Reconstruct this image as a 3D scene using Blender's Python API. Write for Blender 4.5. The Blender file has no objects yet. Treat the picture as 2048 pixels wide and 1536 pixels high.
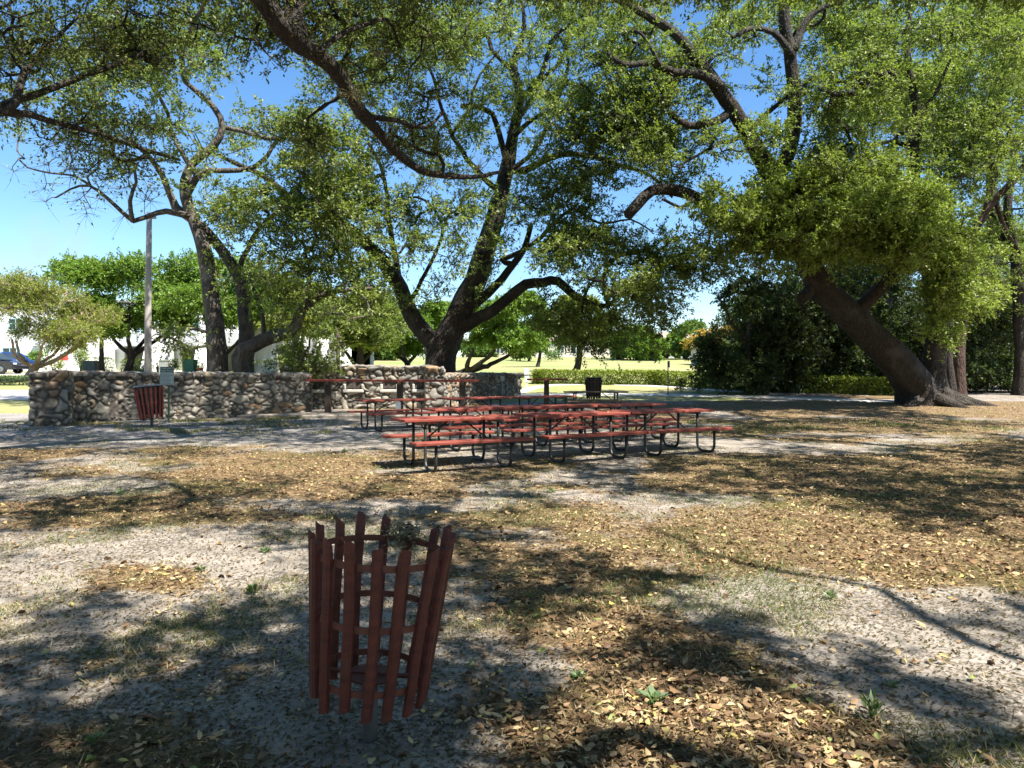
import bpy, bmesh, math, random
import numpy as np
from mathutils import Vector, Matrix

random.seed(7)
RNG = np.random.default_rng(11)
sc = bpy.context.scene
COL = sc.collection

# ------------------------------------------------------------------ camera model
F, CX, YH, H = 1400.0, 1024.0, 745.0, 1.5      # focal length, centre column, horizon row, eye height
SUN_AZ = (0.76, -0.65)
SUN_EL = math.radians(59)
SUN = np.array([SUN_AZ[0]*math.cos(SUN_EL), SUN_AZ[1]*math.cos(SUN_EL), math.sin(SUN_EL)])

ZK = np.array([-2000, 24, 30, 34, 38, 45, 52, 60, 66, 80, 150, 300, 600, 3000], float)
ZV = np.array([0, 0, .22, .40, .57, .92, 1.36, 1.55, 1.62, 2.10, 4.65, 6.2, 7.0, 7.0], float)
def zt(y): return np.interp(y, ZK, ZV)

def P(x, y, d):
    """the point at depth d seen at column x, row y"""
    return np.array([(x-CX)/F*d, d, H-(y-YH)/F*d])
def GD(x, d):
    """ground point at depth d under column x"""
    return np.array([(x-CX)/F*d, d, float(zt(d))])
def GP(x, y):
    """ground point seen at column x, row y (y below the horizon)"""
    lo, hi = 1.0, 140.0
    for _ in range(50):
        m = .5*(lo+hi)
        if H-(y-YH)/F*m > zt(m): lo = m
        else: hi = m
    return GD(x, lo)

# ------------------------------------------------------------------ mesh helpers
def mesh_np(name, verts, faces, tint=None, extra=None, smooth=False, mats=None):
    """faces: (M,k) int array (all the same k)"""
    me = bpy.data.meshes.new(name)
    verts = np.asarray(verts, np.float32); faces = np.asarray(faces, np.int32)
    M, k = faces.shape
    me.vertices.add(len(verts)); me.vertices.foreach_set('co', verts.ravel())
    me.loops.add(M*k); me.loops.foreach_set('vertex_index', faces.ravel())
    me.polygons.add(M); me.polygons.foreach_set('loop_start', np.arange(0, M*k, k, dtype=np.int32))
    if smooth: me.polygons.foreach_set('use_smooth', np.ones(M, bool))
    me.update(calc_edges=True)
    if tint is not None:
        a = me.attributes.new('tint', 'FLOAT', 'POINT'); a.data.foreach_set('value', np.asarray(tint, np.float32))
    for n, v in (extra or {}).items():
        a = me.attributes.new(n, 'FLOAT', 'POINT'); a.data.foreach_set('value', np.asarray(v, np.float32))
    return me

def link(name, me, mat=None, parent=None):
    o = bpy.data.objects.new(name, me); COL.objects.link(o)
    if mat is not None and me is not None: me.materials.append(mat)
    if parent is not None: o.parent = parent
    return o
def tag(o, label=None, cat=None, group=None, kind=None):
    if label: o['label'] = label
    if cat: o['category'] = cat
    if group: o['group'] = group
    if kind: o['kind'] = kind
    return o
def thing(name, label, cat, loc=(0, 0, 0), rz=0, group=None):
    o = bpy.data.objects.new(name, None); COL.objects.link(o)
    o.empty_display_size = .3
    o.location = [float(v) for v in loc]; o.rotation_euler = (0, 0, rz)
    return tag(o, label, cat, group)
def copy_tree(o, parent=None):
    c = o.copy(); COL.objects.link(c)
    if parent is not None: c.parent = parent
    for ch in list(o.children): copy_tree(ch, c)
    return c

class MB:
    """collects boxes, bars and tubes into one mesh"""
    def __init__(s): s.v = []; s.f = []
    def add(s, vs, fs):
        b = len(s.v); s.v += [tuple(float(q) for q in p) for p in vs]; s.f += [tuple(i+b for i in f) for f in fs]
    def box(s, c, size, rot=None, bev=0.0, taper=1.0):
        sx, sy, sz = [q/2 for q in size]
        b = min(bev, sx*.45, sy*.45, sz*.45)
        R = rot if rot is not None else Matrix.Identity(3)
        if b <= 0:
            vs = []
            for z in (-1, 1):
                t = taper if z > 0 else 1
                for x, y in ((-1, -1), (1, -1), (1, 1), (-1, 1)):
                    vs.append(R @ Vector((x*sx*t, y*sy*t, z*sz)) + Vector(c))
            s.add(vs, [(3, 2, 1, 0), (4, 5, 6, 7), (0, 1, 5, 4), (1, 2, 6, 5), (2, 3, 7, 6), (3, 0, 4, 7)])
            return
        bm = bmesh.new(); bmesh.ops.create_cube(bm, size=1)
        for v in bm.verts: v.co = Vector((v.co.x*2*sx, v.co.y*2*sy, v.co.z*2*sz))
        bmesh.ops.bevel(bm, geom=bm.edges[:], offset=b, segments=1, affect='EDGES', profile=.5)
        bm.verts.index_update()
        s.add([R @ v.co + Vector(c) for v in bm.verts], [tuple(v.index for v in f.verts) for f in bm.faces]); bm.free()
    def tube(s, pts, r, n=8, cap=True):
        pts = [Vector(p) for p in pts]; m = len(pts)
        rs = [r]*m if not hasattr(r, '__len__') else list(r)
        vs = []; up = None
        for i, p in enumerate(pts):
            t = (pts[min(i+1, m-1)]-pts[max(i-1, 0)]).normalized()
            if up is None:
                up = t.orthogonal().normalized()
            up = (up - t*up.dot(t)); up = up.normalized() if up.length > 1e-6 else t.orthogonal().normalized()
            w = t.cross(up)
            for k in range(n):
                a = 2*math.pi*k/n
                vs.append(p+(up*math.cos(a)+w*math.sin(a))*rs[i])
        fs = []
        for i in range(m-1):
            for k in range(n):
                k2 = (k+1) % n
                fs.append((i*n+k, i*n+k2, (i+1)*n+k2, (i+1)*n+k))
        if cap:
            fs.append(tuple(range(n-1, -1, -1))); fs.append(tuple((m-1)*n+k for k in range(n)))
        s.add(vs, fs)
    def lathe(s, prof, n=24, c=(0, 0, 0)):
        vs = []
        for r, z in prof:
            for k in range(n):
                a = 2*math.pi*k/n; vs.append((c[0]+r*math.cos(a), c[1]+r*math.sin(a), c[2]+z))
        fs = []
        for i in range(len(prof)-1):
            for k in range(n):
                k2 = (k+1) % n; fs.append((i*n+k, i*n+k2, (i+1)*n+k2, (i+1)*n+k))
        s.add(vs, fs)
    def build(s, name, mat, parent=None, smooth=False):
        me = bpy.data.meshes.new(name); me.from_pydata(s.v, [], s.f); me.update()
        if smooth:
            for p in me.polygons: p.use_smooth = True
        return link(name, me, mat, parent)

# numpy value noise -------------------------------------------------
_T = np.random.default_rng(5).random((256, 256)).astype(np.float64)
def vnoise(x, y):
    xi = np.floor(x).astype(int); yi = np.floor(y).astype(int)
    fx = x-xi; fy = y-yi; fx = fx*fx*(3-2*fx); fy = fy*fy*(3-2*fy)
    a = _T[xi % 256, yi % 256]; b = _T[(xi+1) % 256, yi % 256]; c = _T[xi % 256, (yi+1) % 256]; d = _T[(xi+1) % 256, (yi+1) % 256]
    return (a*(1-fx)+b*fx)*(1-fy)+(c*(1-fx)+d*fx)*fy
def fbm(x, y, o=4, g=.5):
    s = 0; a = 1; t = 0
    for i in range(o):
        s = s+a*vnoise(x*2**i+17.3*i, y*2**i-9.1*i); t += a; a *= g
    return s/t
def sstep(a, b, x):
    t = np.clip((x-a)/(b-a), 0, 1); return t*t*(3-2*t)

# ------------------------------------------------------------------ materials
def new_mat(name):
    m = bpy.data.materials.new(name); m.use_nodes = True
    nt = m.node_tree; nt.nodes.clear()
    return m, nt, nt.nodes, nt.links
def N(nodes, typ, **kw):
    n = nodes.new(typ)
    for k, v in kw.items():
        if k in n.inputs.keys(): n.inputs[k].default_value = v
        else: setattr(n, k, v)
    return n
def ramp(nodes, stops, interp='LINEAR'):
    r = nodes.new('ShaderNodeValToRGB'); e = r.color_ramp.elements; r.color_ramp.interpolation = interp
    while len(e) > 1: e.remove(e[-1])
    e[0].position = stops[0][0]; e[0].color = (*stops[0][1], 1)
    for p, c in stops[1:]:
        q = e.new(p); q.color = (*c, 1)
    return r
def out(nodes, links, shader):
    o = nodes.new('ShaderNodeOutputMaterial'); links.new(shader, o.inputs['Surface'])
def mixc(nodes, links, fac, a, b, mode='MIX'):
    m = nodes.new('ShaderNodeMix'); m.data_type = 'RGBA'; m.blend_type = mode
    for sock, v in ((m.inputs[0], fac), (m.inputs[6], a), (m.inputs[7], b)):
        if hasattr(v, 'is_linked') or isinstance(v, bpy.types.NodeSocket): links.new(v, sock)
        elif isinstance(v, (int, float)): sock.default_value = v
        else: sock.default_value = (*v, 1)
    return m.outputs[2]

def mat_noise(name, c1, c2, scale=8, rough=.7, bump=.2, bscale=40, metallic=0, stretch=(1, 1, 1), c3=None, coat=0):
    """surface with two or three tones broken up by noise, plus bump"""
    m, nt, nd, lk = new_mat(name)
    tc = N(nd, 'ShaderNodeTexCoord'); mp = N(nd, 'ShaderNodeMapping'); mp.inputs['Scale'].default_value = stretch
    lk.new(tc.outputs['Object'], mp.inputs['Vector'])
    n1 = N(nd, 'ShaderNodeTexNoise', Scale=scale, Detail=6, Roughness=.65); lk.new(mp.outputs[0], n1.inputs['Vector'])
    stops = [(.32, c1), (.68, c2)] if c3 is None else [(.3, c1), (.52, c2), (.72, c3)]
    r = ramp(nd, stops); lk.new(n1.outputs['Fac'], r.inputs['Fac'])
    n2 = N(nd, 'ShaderNodeTexNoise', Scale=bscale, Detail=5, Roughness=.6); lk.new(mp.outputs[0], n2.inputs['Vector'])
    b = N(nd, 'ShaderNodeBump', Strength=bump, Distance=.02); lk.new(n2.outputs['Fac'], b.inputs['Height'])
    p = N(nd, 'ShaderNodeBsdfPrincipled', Roughness=rough, Metallic=metallic)
    p.inputs['Coat Weight'].default_value = coat
    lk.new(r.outputs[0], p.inputs['Base Color']); lk.new(b.outputs[0], p.inputs['Normal'])
    out(nd, lk, p.outputs[0]); return m

def mat_leaf(name, stops, transl=.40, gloss=.025, rough=.55, green=.55):
    """leaves: colour from the per-leaf 'tint' attribute, light passes through"""
    m, nt, nd, lk = new_mat(name)
    at = N(nd, 'ShaderNodeAttribute', attribute_name='tint')
    r = ramp(nd, stops); lk.new(at.outputs['Fac'], r.inputs['Fac'])
    df = N(nd, 'ShaderNodeBsdfDiffuse'); lk.new(r.outputs[0], df.inputs['Color'])
    tr = N(nd, 'ShaderNodeBsdfTranslucent')
    tcol = mixc(nd, lk, green, r.outputs[0], (.24, .34, .03)); lk.new(tcol, tr.inputs['Color'])
    m1 = N(nd, 'ShaderNodeMixShader'); m1.inputs[0].default_value = transl
    lk.new(df.outputs[0], m1.inputs[1]); lk.new(tr.outputs[0], m1.inputs[2])
    gl = N(nd, 'ShaderNodeBsdfGlossy', Roughness=rough); gl.inputs['Color'].default_value = (1, 1, 1, 1)
    m2 = N(nd, 'ShaderNodeMixShader'); m2.inputs[0].default_value = gloss
    lk.new(m1.outputs[0], m2.inputs[1]); lk.new(gl.outputs[0], m2.inputs[2])
    out(nd, lk, m2.outputs[0]); return m

def mat_bark(name, dark=(.013, .010, .008), mid=(.050, .038, .029), light=(.105, .095, .078), sc_=5):
    m, nt, nd, lk = new_mat(name)
    tc = N(nd, 'ShaderNodeTexCoord'); mp = N(nd, 'ShaderNodeMapping'); mp.inputs['Scale'].default_value = (1, 1, .35)
    lk.new(tc.outputs['Object'], mp.inputs['Vector'])
    n1 = N(nd, 'ShaderNodeTexNoise', Scale=sc_*2.2, Detail=8, Roughness=.7); lk.new(mp.outputs[0], n1.inputs['Vector'])
    n2 = N(nd, 'ShaderNodeTexNoise', Scale=1.1, Detail=4, Roughness=.6); lk.new(tc.outputs['Object'], n2.inputs['Vector'])
    r1 = ramp(nd, [(.3, dark), (.62, mid)]); lk.new(n1.outputs['Fac'], r1.inputs['Fac'])
    r2 = ramp(nd, [(.50, (0, 0, 0)), (.72, (.75, .75, .75))]); lk.new(n2.outputs['Fac'], r2.inputs['Fac'])
    cc = mixc(nd, lk, r2.outputs[0], r1.outputs[0], light)
    v = N(nd, 'ShaderNodeTexVoronoi', Scale=sc_*3.0, feature='DISTANCE_TO_EDGE'); lk.new(mp.outputs[0], v.inputs['Vector'])
    ad = N(nd, 'ShaderNodeMath', operation='ADD'); lk.new(n1.outputs['Fac'], ad.inputs[0]); lk.new(v.outputs['Distance'], ad.inputs[1])
    b = N(nd, 'ShaderNodeBump', Strength=1.0, Distance=.10); lk.new(ad.outputs[0], b.inputs['Height'])
    p = N(nd, 'ShaderNodeBsdfPrincipled', Roughness=.9); lk.new(cc, p.inputs['Base Color']); lk.new(b.outputs[0], p.inputs['Normal'])
    out(nd, lk, p.outputs[0]); return m

M = {}
M['bark_oak'] = mat_bark('oak_bark')
M['bark_grey'] = mat_bark('smooth_grey_bark', (.04, .033, .027), (.13, .108, .088), (.27, .24, .205), 3)
M['bark_red'] = mat_bark('reddish_bark', (.025, .014, .010), (.085, .045, .032), (.15, .10, .08), 4)
M['bark_pale'] = mat_bark('pale_pink_bark', (.2, .13, .10), (.36, .26, .2), (.5, .42, .36), 3)
M['leaf_oak'] = mat_leaf('live_oak_leaves', [(0, (.05, .08, .017)), (.3, (.11, .165, .028)), (.65, (.215, .28, .05)), (.9, (.35, .40, .095)), (1, (.45, .44, .18))], .48, .035)
M['leaf_bright'] = mat_leaf('bright_oak_leaves', [(0, (.10, .165, .022)), (.4, (.23, .31, .042)), (.8, (.37, .44, .085)), (1, (.52, .51, .22))], .48, .035)
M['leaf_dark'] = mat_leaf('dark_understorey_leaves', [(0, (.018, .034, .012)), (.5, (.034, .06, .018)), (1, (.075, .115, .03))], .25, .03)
M['leaf_brown'] = mat_leaf('sparse_olive_brown_leaves', [(0, (.055, .075, .02)), (.45, (.105, .14, .03)), (.8, (.18, .18, .055)), (1, (.28, .23, .11))], .38)
M['leaf_spring'] = mat_leaf('spring_green_leaves', [(0, (.06, .14, .014)), (.5, (.13, .25, .024)), (1, (.25, .36, .05))], .45)
M['leaf_myrtle'] = mat_leaf('yellow_green_myrtle_leaves', [(0, (.11, .16, .02)), (.5, (.22, .27, .04)), (.85, (.35, .33, .07)), (1, (.40, .26, .08))], .45)
M['leaf_far'] = mat_leaf('distant_tree_leaves', [(0, (.04, .10, .022)), (.5, (.085, .175, .032)), (1, (.18, .27, .055))], .38)
M['leaf_yellow'] = mat_leaf('golden_blossom', [(0, (.30, .17, .03)), (.5, (.50, .30, .045)), (1, (.62, .45, .10))], .42)
M['leaf_hedge'] = mat_leaf('lime_hedge_leaves', [(0, (.06, .10, .014)), (.5, (.17, .23, .022)), (1, (.34, .38, .045))], .36)
M['leaf_darkhedge'] = mat_leaf('deep_green_hedge_leaves', [(0, (.02, .04, .012)), (.5, (.04, .075, .018)), (1, (.10, .15, .03))], .25)
M['fern_dry'] = mat_leaf('dry_resurrection_fern', [(0, (.05, .035, .02)), (.5, (.12, .078, .042)), (1, (.19, .15, .07))], .25, .02)
M['air_plant'] = mat_leaf('silvery_air_plant_blades', [(0, (.16, .17, .12)), (.6, (.30, .28, .2)), (1, (.36, .26, .17))], .25, .04)
M['litter'] = mat_leaf('fallen_leaf', [(0, (.06, .036, .023)), (.25, (.12, .072, .040)), (.45, (.22, .130, .066)), (.62, (.35, .24, .128)), (.82, (.54, .42, .24)), (.93, (.56, .44, .13)), (1, (.24, .28, .09))], .12, .02, .55, 0)
M['blade'] = mat_leaf('grass_blade', [(0, (.05, .07, .02)), (.35, (.09, .12, .03)), (.55, (.17, .17, .06)), (.75, (.32, .25, .12)), (1, (.42, .34, .18))], .3, .03)
M['straw'] = mat_leaf('dead_straw', [(0, (.045, .030, .018)), (.4, (.13, .080, .042)), (.7, (.25, .165, .085)), (1, (.42, .32, .18))], .15, .02)
M['weed'] = mat_leaf('weed_leaf', [(0, (.035, .075, .02)), (.5, (.075, .14, .035)), (1, (.15, .22, .07))], .35, .06)

# ------------------------------------------------------------------ leaves
def leaf_mesh(name, pos, axis, nor, L, W, tint, fold=.18):
    """kite-shaped leaves; pos = stalk end"""
    axis = axis/np.linalg.norm(axis, axis=1, keepdims=True)
    nor = nor-axis*(nor*axis).sum(1, keepdims=True)
    nor = nor/np.maximum(np.linalg.norm(nor, axis=1, keepdims=True), 1e-6)
    side = np.cross(axis, nor)
    L = np.broadcast_to(L, (len(pos),))[:, None]; W = np.broadcast_to(W, (len(pos),))[:, None]
    v0 = pos; v2 = pos+axis*L
    mid = pos+axis*L*.45+nor*W*fold
    v1 = mid+side*W*.5; v3 = mid-side*W*.5
    n = len(pos)
    verts = np.stack([v0, v1, v2, v3], 1).reshape(-1, 3)
    faces = np.arange(n*4, dtype=np.int32).reshape(n, 4)
    return mesh_np(name, verts, faces, tint=np.repeat(tint, 4))

def rdir(n, rng):
    v = rng.normal(size=(n, 3)); return v/np.linalg.norm(v, axis=1, keepdims=True)

def cluster_leaves(C, D, rng, nt=9, ml=13, spread=.62, L=.11, W=.05, up=.25, droop=.15, flat=.75, tint_base=None, bare=None):
    """leaves along short twigs radiating from every cluster centre. Returns leaf arrays and twig ends"""
    n = len(C)
    td = rdir(n*nt, rng).reshape(n, nt, 3)
    td[..., 2] = td[..., 2]*flat+up
    td = td+D[:, None, :]*.55
    td /= np.linalg.norm(td, axis=2, keepdims=True)
    tl = spread*(.45+.75*rng.random((n, nt)))
    ends = C[:, None, :]+td*tl[..., None]; ends[..., 2] -= droop*tl**2
    t = rng.random((n, nt, ml))**.65*.85+.15
    pos = C[:, None, None, :]+td[:, :, None, :]*(tl[..., None]*t)[..., None]
    pos[..., 2] -= droop*(tl[..., None]*t)**2
    pos = pos+rng.normal(size=pos.shape)*.035
    m = n*nt*ml
    ax = td[:, :, None, :]*.7+rng.normal(size=(n, nt, ml, 3))*.6; ax[..., 2] -= .15
    no = rng.normal(size=(n, nt, ml, 3))*.6; no[..., 2] += .75
    tb = rng.random(n) if tint_base is None else tint_base
    tint = np.clip(tb[:, None, None]*.35+rng.random((n, nt, ml))*.55+.12*rng.random((n, nt, 1))-.02, 0, 1)
    keep = np.ones((n, nt, ml), bool)
    if bare is not None: keep = rng.random((n, nt, ml)) > bare[:, None, None]
    keep = keep.ravel()
    LL = L*(.7+.6*rng.random(m)); WW = W*(.75+.5*rng.random(m))
    return (pos.reshape(-1, 3)[keep], ax.reshape(-1, 3)[keep], no.reshape(-1, 3)[keep], LL[keep], WW[keep], tint.ravel()[keep]), td, tl, droop

# ------------------------------------------------------------------ tree growing
class Tree:
    def __init__(s, seed=0):
        s.p = []; s.par = []; s.mr = []; s.rng = np.random.default_rng(seed); s.nroot = 0
        s.C = []; s.S = []
    def nearest(s, q):
        a = np.array(s.p); d = ((a-q)**2).sum(1); return int(d.argmin())
    def limb(s, pts, r0, r1, wig=.10, step=.32, flare=0, join=True):
        pts = [np.asarray(p, float) for p in pts]
        par = -1
        if s.p and join:
            par = s.nearest(pts[0])
            if np.linalg.norm(np.array(s.p[par])-pts[0]) > .05: pts = [np.array(s.p[par])]+pts
        # Catmull-Rom resample
        Q = [2*pts[0]-pts[1]]+pts+[2*pts[-1]-pts[-2]]; res = []
        for i in range(1, len(Q)-2):
            n = max(1, int(np.linalg.norm(Q[i+1]-Q[i])/step))
            for k in range(n):
                t = k/n; a, b, c, d = Q[i-1], Q[i], Q[i+1], Q[i+2]
                res.append(.5*((2*b)+(-a+c)*t+(2*a-5*b+4*c-d)*t*t+(-a+3*b-3*c+d)*t**3))
        res.append(pts[-1]); res = np.array(res); m = len(res)
        off = np.cumsum(s.rng.normal(size=(m, 3)), axis=0); off -= np.linspace(0, 1, m)[:, None]*off[-1]; off -= off[0]*(1-np.linspace(0, 1, m)[:, None])
        sc_ = np.abs(off).max() or 1
        res = res+off/sc_*wig*np.minimum(1, np.arange(m)/3)[:, None]
        for i in range(m):
            if i == 0 and par >= 0: continue
            s.p.append(res[i]); s.par.append(par if (i == 0 or (i == 1 and par >= 0)) else len(s.p)-2)
            f = i/(m-1); s.mr.append(r0+(r1-r0)*f**.85)
        return s
    def clusters(s, C, bare=0.0, sparse=1.0):
        for c in C: s.C.append(np.asarray(c, float)); s.S.append(bare)
    def open_up(s, rmin=.075, pad=17, prob=.85):
        """keep the big limbs free of leaf clumps hanging close in front of them"""
        Pn = np.array([p for p, m in zip(s.p, s.mr) if m > rmin]); rn = np.array([m for m in s.mr if m > rmin])
        nx_, ny_ = CX+F*Pn[:, 0]/Pn[:, 1], YH-F*(Pn[:, 2]-H)/Pn[:, 1]; w = rn*F/Pn[:, 1]+pad; C, S = [], []
        for c, b in zip(s.C, s.S):
            x, y = CX+F*c[0]/c[1], YH-F*(c[2]-H)/c[1]; hit = ((nx_-x)**2+(ny_-y)**2 < w*w) & (Pn[:, 1] > c[1]-.6)
            if hit.any() and s.rng.random() < prob: continue
            C.append(c); S.append(b)
        s.C, s.S = C, S
    def grow(s, seg=.30, wig=.07):
        s.nmain = len(s.p)
        A = np.array(s.C)
        if not len(A): s.D = np.zeros((0, 3)); return
        P0 = np.array(s.p); start = P0
        mr = np.array(s.mr)
        n = len(A); best = np.full(n, 1e9); bi = np.zeros(n, int)
        for k in range(0, n, 200):
            d = ((A[k:k+200, None, :]-P0[None])**2).sum(2)
            # prefer joining thinner limbs
            d = d*(1+.6*np.clip(mr[None]/.3, 0, 2))
            bi[k:k+200] = d.argmin(1); best[k:k+200] = d.min(1)
        done = np.zeros(n, bool); s.D = np.zeros((n, 3)); s.tip = np.zeros(n, int)
        for _ in range(n):
            b = np.where(done, 1e9, best); i = int(b.argmin()); done[i] = True
            q = bi[i]; a = np.array(s.p[q]); t = A[i]; dist = np.linalg.norm(t-a)
            m = max(1, int(round(dist/seg)))
            pq = s.par[q]; tan = (a-np.array(s.p[pq])) if pq >= 0 else np.array([0, 0, 1.])
            tan = tan/(np.linalg.norm(tan)+1e-6)
            ctrl = a+tan*dist*.33+np.array([0, 0, .10*dist])+s.rng.normal(size=3)*.12*dist
            new = []
            last = q
            off = s.rng.normal(size=3)*wig
            for k in range(1, m+1):
                f = k/m; pt = (1-f)**2*a+2*f*(1-f)*ctrl+f*f*t
                if k < m:
                    off = off*.5+s.rng.normal(size=3)*wig; pt = pt+off*min(1, dist)
                s.p.append(pt); s.par.append(last); s.mr.append(0); last = len(s.p)-1; new.append(last)
            pp = s.par[last]; D = np.array(s.p[last])-np.array(s.p[pp]); s.D[i] = D/(np.linalg.norm(D)+1e-6); s.tip[i] = last
            NP_ = np.array([s.p[k] for k in new])
            d = ((A[:, None, :]-NP_[None])**2).sum(2); j = d.argmin(1); dm = d[np.arange(n), j]
            up = dm < best
            best[up] = dm[up]; bi[up] = np.array(new)[j[up]]
    def radii(s, tip=.009, e=2.35):
        n = len(s.p); acc = np.zeros(n); r = np.zeros(n)
        for i in range(n-1, -1, -1):
            a = acc[i] if acc[i] > 0 else tip**e
            rr = a**(1/e); rr = max(rr, s.mr[i]) if s.mr[i] > 0 else min(rr, .14)
            r[i] = rr
            if s.par[i] >= 0: acc[s.par[i]] += (rr**e if s.mr[i] == 0 else a)
        s.r = r; return r
    def wood(s, name, mat, parent, flare=None, relief=.10, twigs=None):
        n = len(s.p); P_ = np.array(s.p); r = s.r
        ch = [[] for _ in range(n)]
        for i in range(n):
            if s.par[i] >= 0: ch[s.par[i]].append(i)
        V = []; Fc = []; nv = 0
        starts = [(i, -1) for i in range(n) if s.par[i] < 0]
        chains = []
        while starts:
            i, p0 = starts.pop(); c = [p0] if p0 >= 0 else []
            c.append(i)
            while ch[i]:
                k = sorted(ch[i], key=lambda q: -(r[q]+(.02 if s.mr[q] > 0 and s.mr[i] > 0 else 0)))
                for q in k[1:]: starts.append((q, i))
                i = k[0]; c.append(i)
            chains.append((c, p0))
        for c, p0 in chains:
            pts = P_[c]; rr = r[c].copy()
            if p0 >= 0: rr[0] = min(rr[0], rr[1]*1.25)
            rm = rr.max(); k = 28 if rm > .28 else 14 if rm > .12 else 8 if rm > .05 else 5 if rm > .02 else 3
            m = len(c)
            tg = np.empty_like(pts); tg[1:-1] = pts[2:]-pts[:-2]; tg[0] = pts[1]-pts[0] if m > 1 else [0, 0, 1]; tg[-1] = pts[-1]-pts[-2] if m > 1 else [0, 0, 1]
            tg /= np.linalg.norm(tg, axis=1, keepdims=True)+1e-9
            u = np.cross(tg[0], [.31, .77, .2]); u /= np.linalg.norm(u)
            ang = np.arange(k)*2*np.pi/k; rings = []
            ph = s.rng.random()*50
            for i in range(m):
                u = u-tg[i]*u.dot(tg[i]); u /= np.linalg.norm(u)+1e-9; w = np.cross(tg[i], u)
                rad = np.full(k, rr[i])
                if rr[i] > .06:
                    px = np.cos(ang)*1.3+ph; py = np.sin(ang)*1.3+i*.33+ph
                    rad = rad*(1+relief*2.2*(fbm(px, py, 3)-.5)+relief*1.0*(vnoise(px*3.1, py*.9)-.5)+relief*.8*(vnoise(px*6.3, py*2.2)-.5))
                if flare and p0 < 0:
                    hgt = pts[i][2]-pts[0][2]
                    lob = .5+.5*np.cos(ang*flare[2]+ph)+.3*np.cos(ang*(flare[2]+2)+1.7*ph)
                    rad = rad*(1+math.exp(-max(hgt, 0)/flare[1])*flare[0]*(.35+.65*lob))
                rings.append(pts[i]+(np.cos(ang)[:, None]*u+np.sin(ang)[:, None]*w)*rad[:, None])
            V.append(np.concatenate(rings))
            a = nv+np.arange(m-1)[:, None]*k+np.arange(k)[None]; b = nv+np.arange(m-1)[:, None]*k+(np.arange(k)[None]+1) % k
            Fc.append(np.stack([a, b, b+k, a+k], 2).reshape(-1, 4)); nv += m*k
            if rr[-1] > .02:                                        # close a sawn or broken end
                e = nv-k+np.arange(k); q = rings[-1]; cq = q.mean(0)
                V.append(cq+(q-cq)*.03+tg[-1]*rr[-1]*.12); Fc.append(np.stack([e, np.roll(e, -1), np.roll(e, -1)+k, e+k], 1)); nv += k
        if twigs is not None:
            A, B, tr = twigs                                        # thin two-segment twigs
            q = len(A); mid = (A+B)/2+s.rng.normal(size=A.shape)*.03
            ang = np.arange(3)*2*np.pi/3
            ring = np.stack([np.cos(ang), np.sin(ang), 0*ang], 1)
            d = (B-A); d /= np.linalg.norm(d, axis=1, keepdims=True)+1e-9
            u = np.cross(d, np.array([.3, .5, .81])); u /= np.linalg.norm(u, axis=1, keepdims=True)+1e-9; w = np.cross(d, u)
            L3 = []
            for X_, rad in ((A, tr), (mid, tr*.75), (B, tr*.4)):
                L3.append(X_[:, None, :]+(np.cos(ang)[None, :, None]*u[:, None, :]+np.sin(ang)[None, :, None]*w[:, None, :])*rad)
            VV = np.stack(L3, 1).reshape(q, 9, 3)
            base = nv+np.arange(q)[:, None]*9
            ff = []
            for lv in (0, 1):
                for k in range(3):
                    k2 = (k+1) % 3; ff.append(np.stack([base[:, 0]+lv*3+k, base[:, 0]+lv*3+k2, base[:, 0]+lv*3+3+k2, base[:, 0]+lv*3+3+k], 1))
            V.append(VV.reshape(-1, 3)); Fc.append(np.concatenate(ff)); nv += q*9
        Fa = np.concatenate(Fc)
        me = mesh_np(name, np.concatenate(V), Fa, smooth=True)
        return link(name, me, mat, parent)
    def finish(s, root, bark, leafmat, flare=None, nt=9, ml=13, spread=.62, L=.11, W=.05, up=.25, droop=.15, flat=.75, twr=.007, fern=0, relief=.10, seg=.30, twig_frac=1.0, wig=.10, tip=.015):
        base = np.array(root.location)
        s.grow(seg, wig); s.radii(tip)
        C = np.array(s.C); tw = None; lv = None
        if len(C):
            arr, td, tl, dr = cluster_leaves(C, s.D, s.rng, nt, ml, spread, L, W, up, droop, flat, bare=np.array(s.S))
            A = np.repeat(C[:, None, :], td.shape[1], 1).reshape(-1, 3); B = (C[:, None, :]+td*tl[..., None]); B[..., 2] -= dr*tl**2; B = B.reshape(-1, 3)
            kp = s.rng.random(len(A)) < twig_frac
            tw = (A[kp]-base, B[kp]-base, twr)
        s.p = [p-base for p in s.p]
        t = s.wood('trunk', bark, root, flare, relief, tw)
        if len(C):
            me = leaf_mesh('crown', arr[0]-base, *arr[1:]); link('crown', me, leafmat, root)
        if fern:
            idx = [i for i in range(s.nmain) if s.r[i] > .07 and s.p[i][2] > 2.6]
            if idx:
                pc = np.repeat(np.array([s.p[i] for i in idx]), fern, 0); rr = np.repeat(s.r[idx], fern)
                m = len(pc); dv = rdir(m, s.rng); dv[:, 2] = np.abs(dv[:, 2])*.9-.25; dv /= np.linalg.norm(dv, axis=1, keepdims=True)
                pc = pc+dv*rr[:, None]*.92+s.rng.normal(size=(m, 3))*.10
                me = leaf_mesh('fern_leaves', pc, dv+s.rng.normal(size=(m, 3))*.5, s.rng.normal(size=(m, 3)), .09+.11*s.rng.random(m), .022, s.rng.random(m))
                link('fern_leaves', me, M['fern_dry'], root)
        return root

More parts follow.
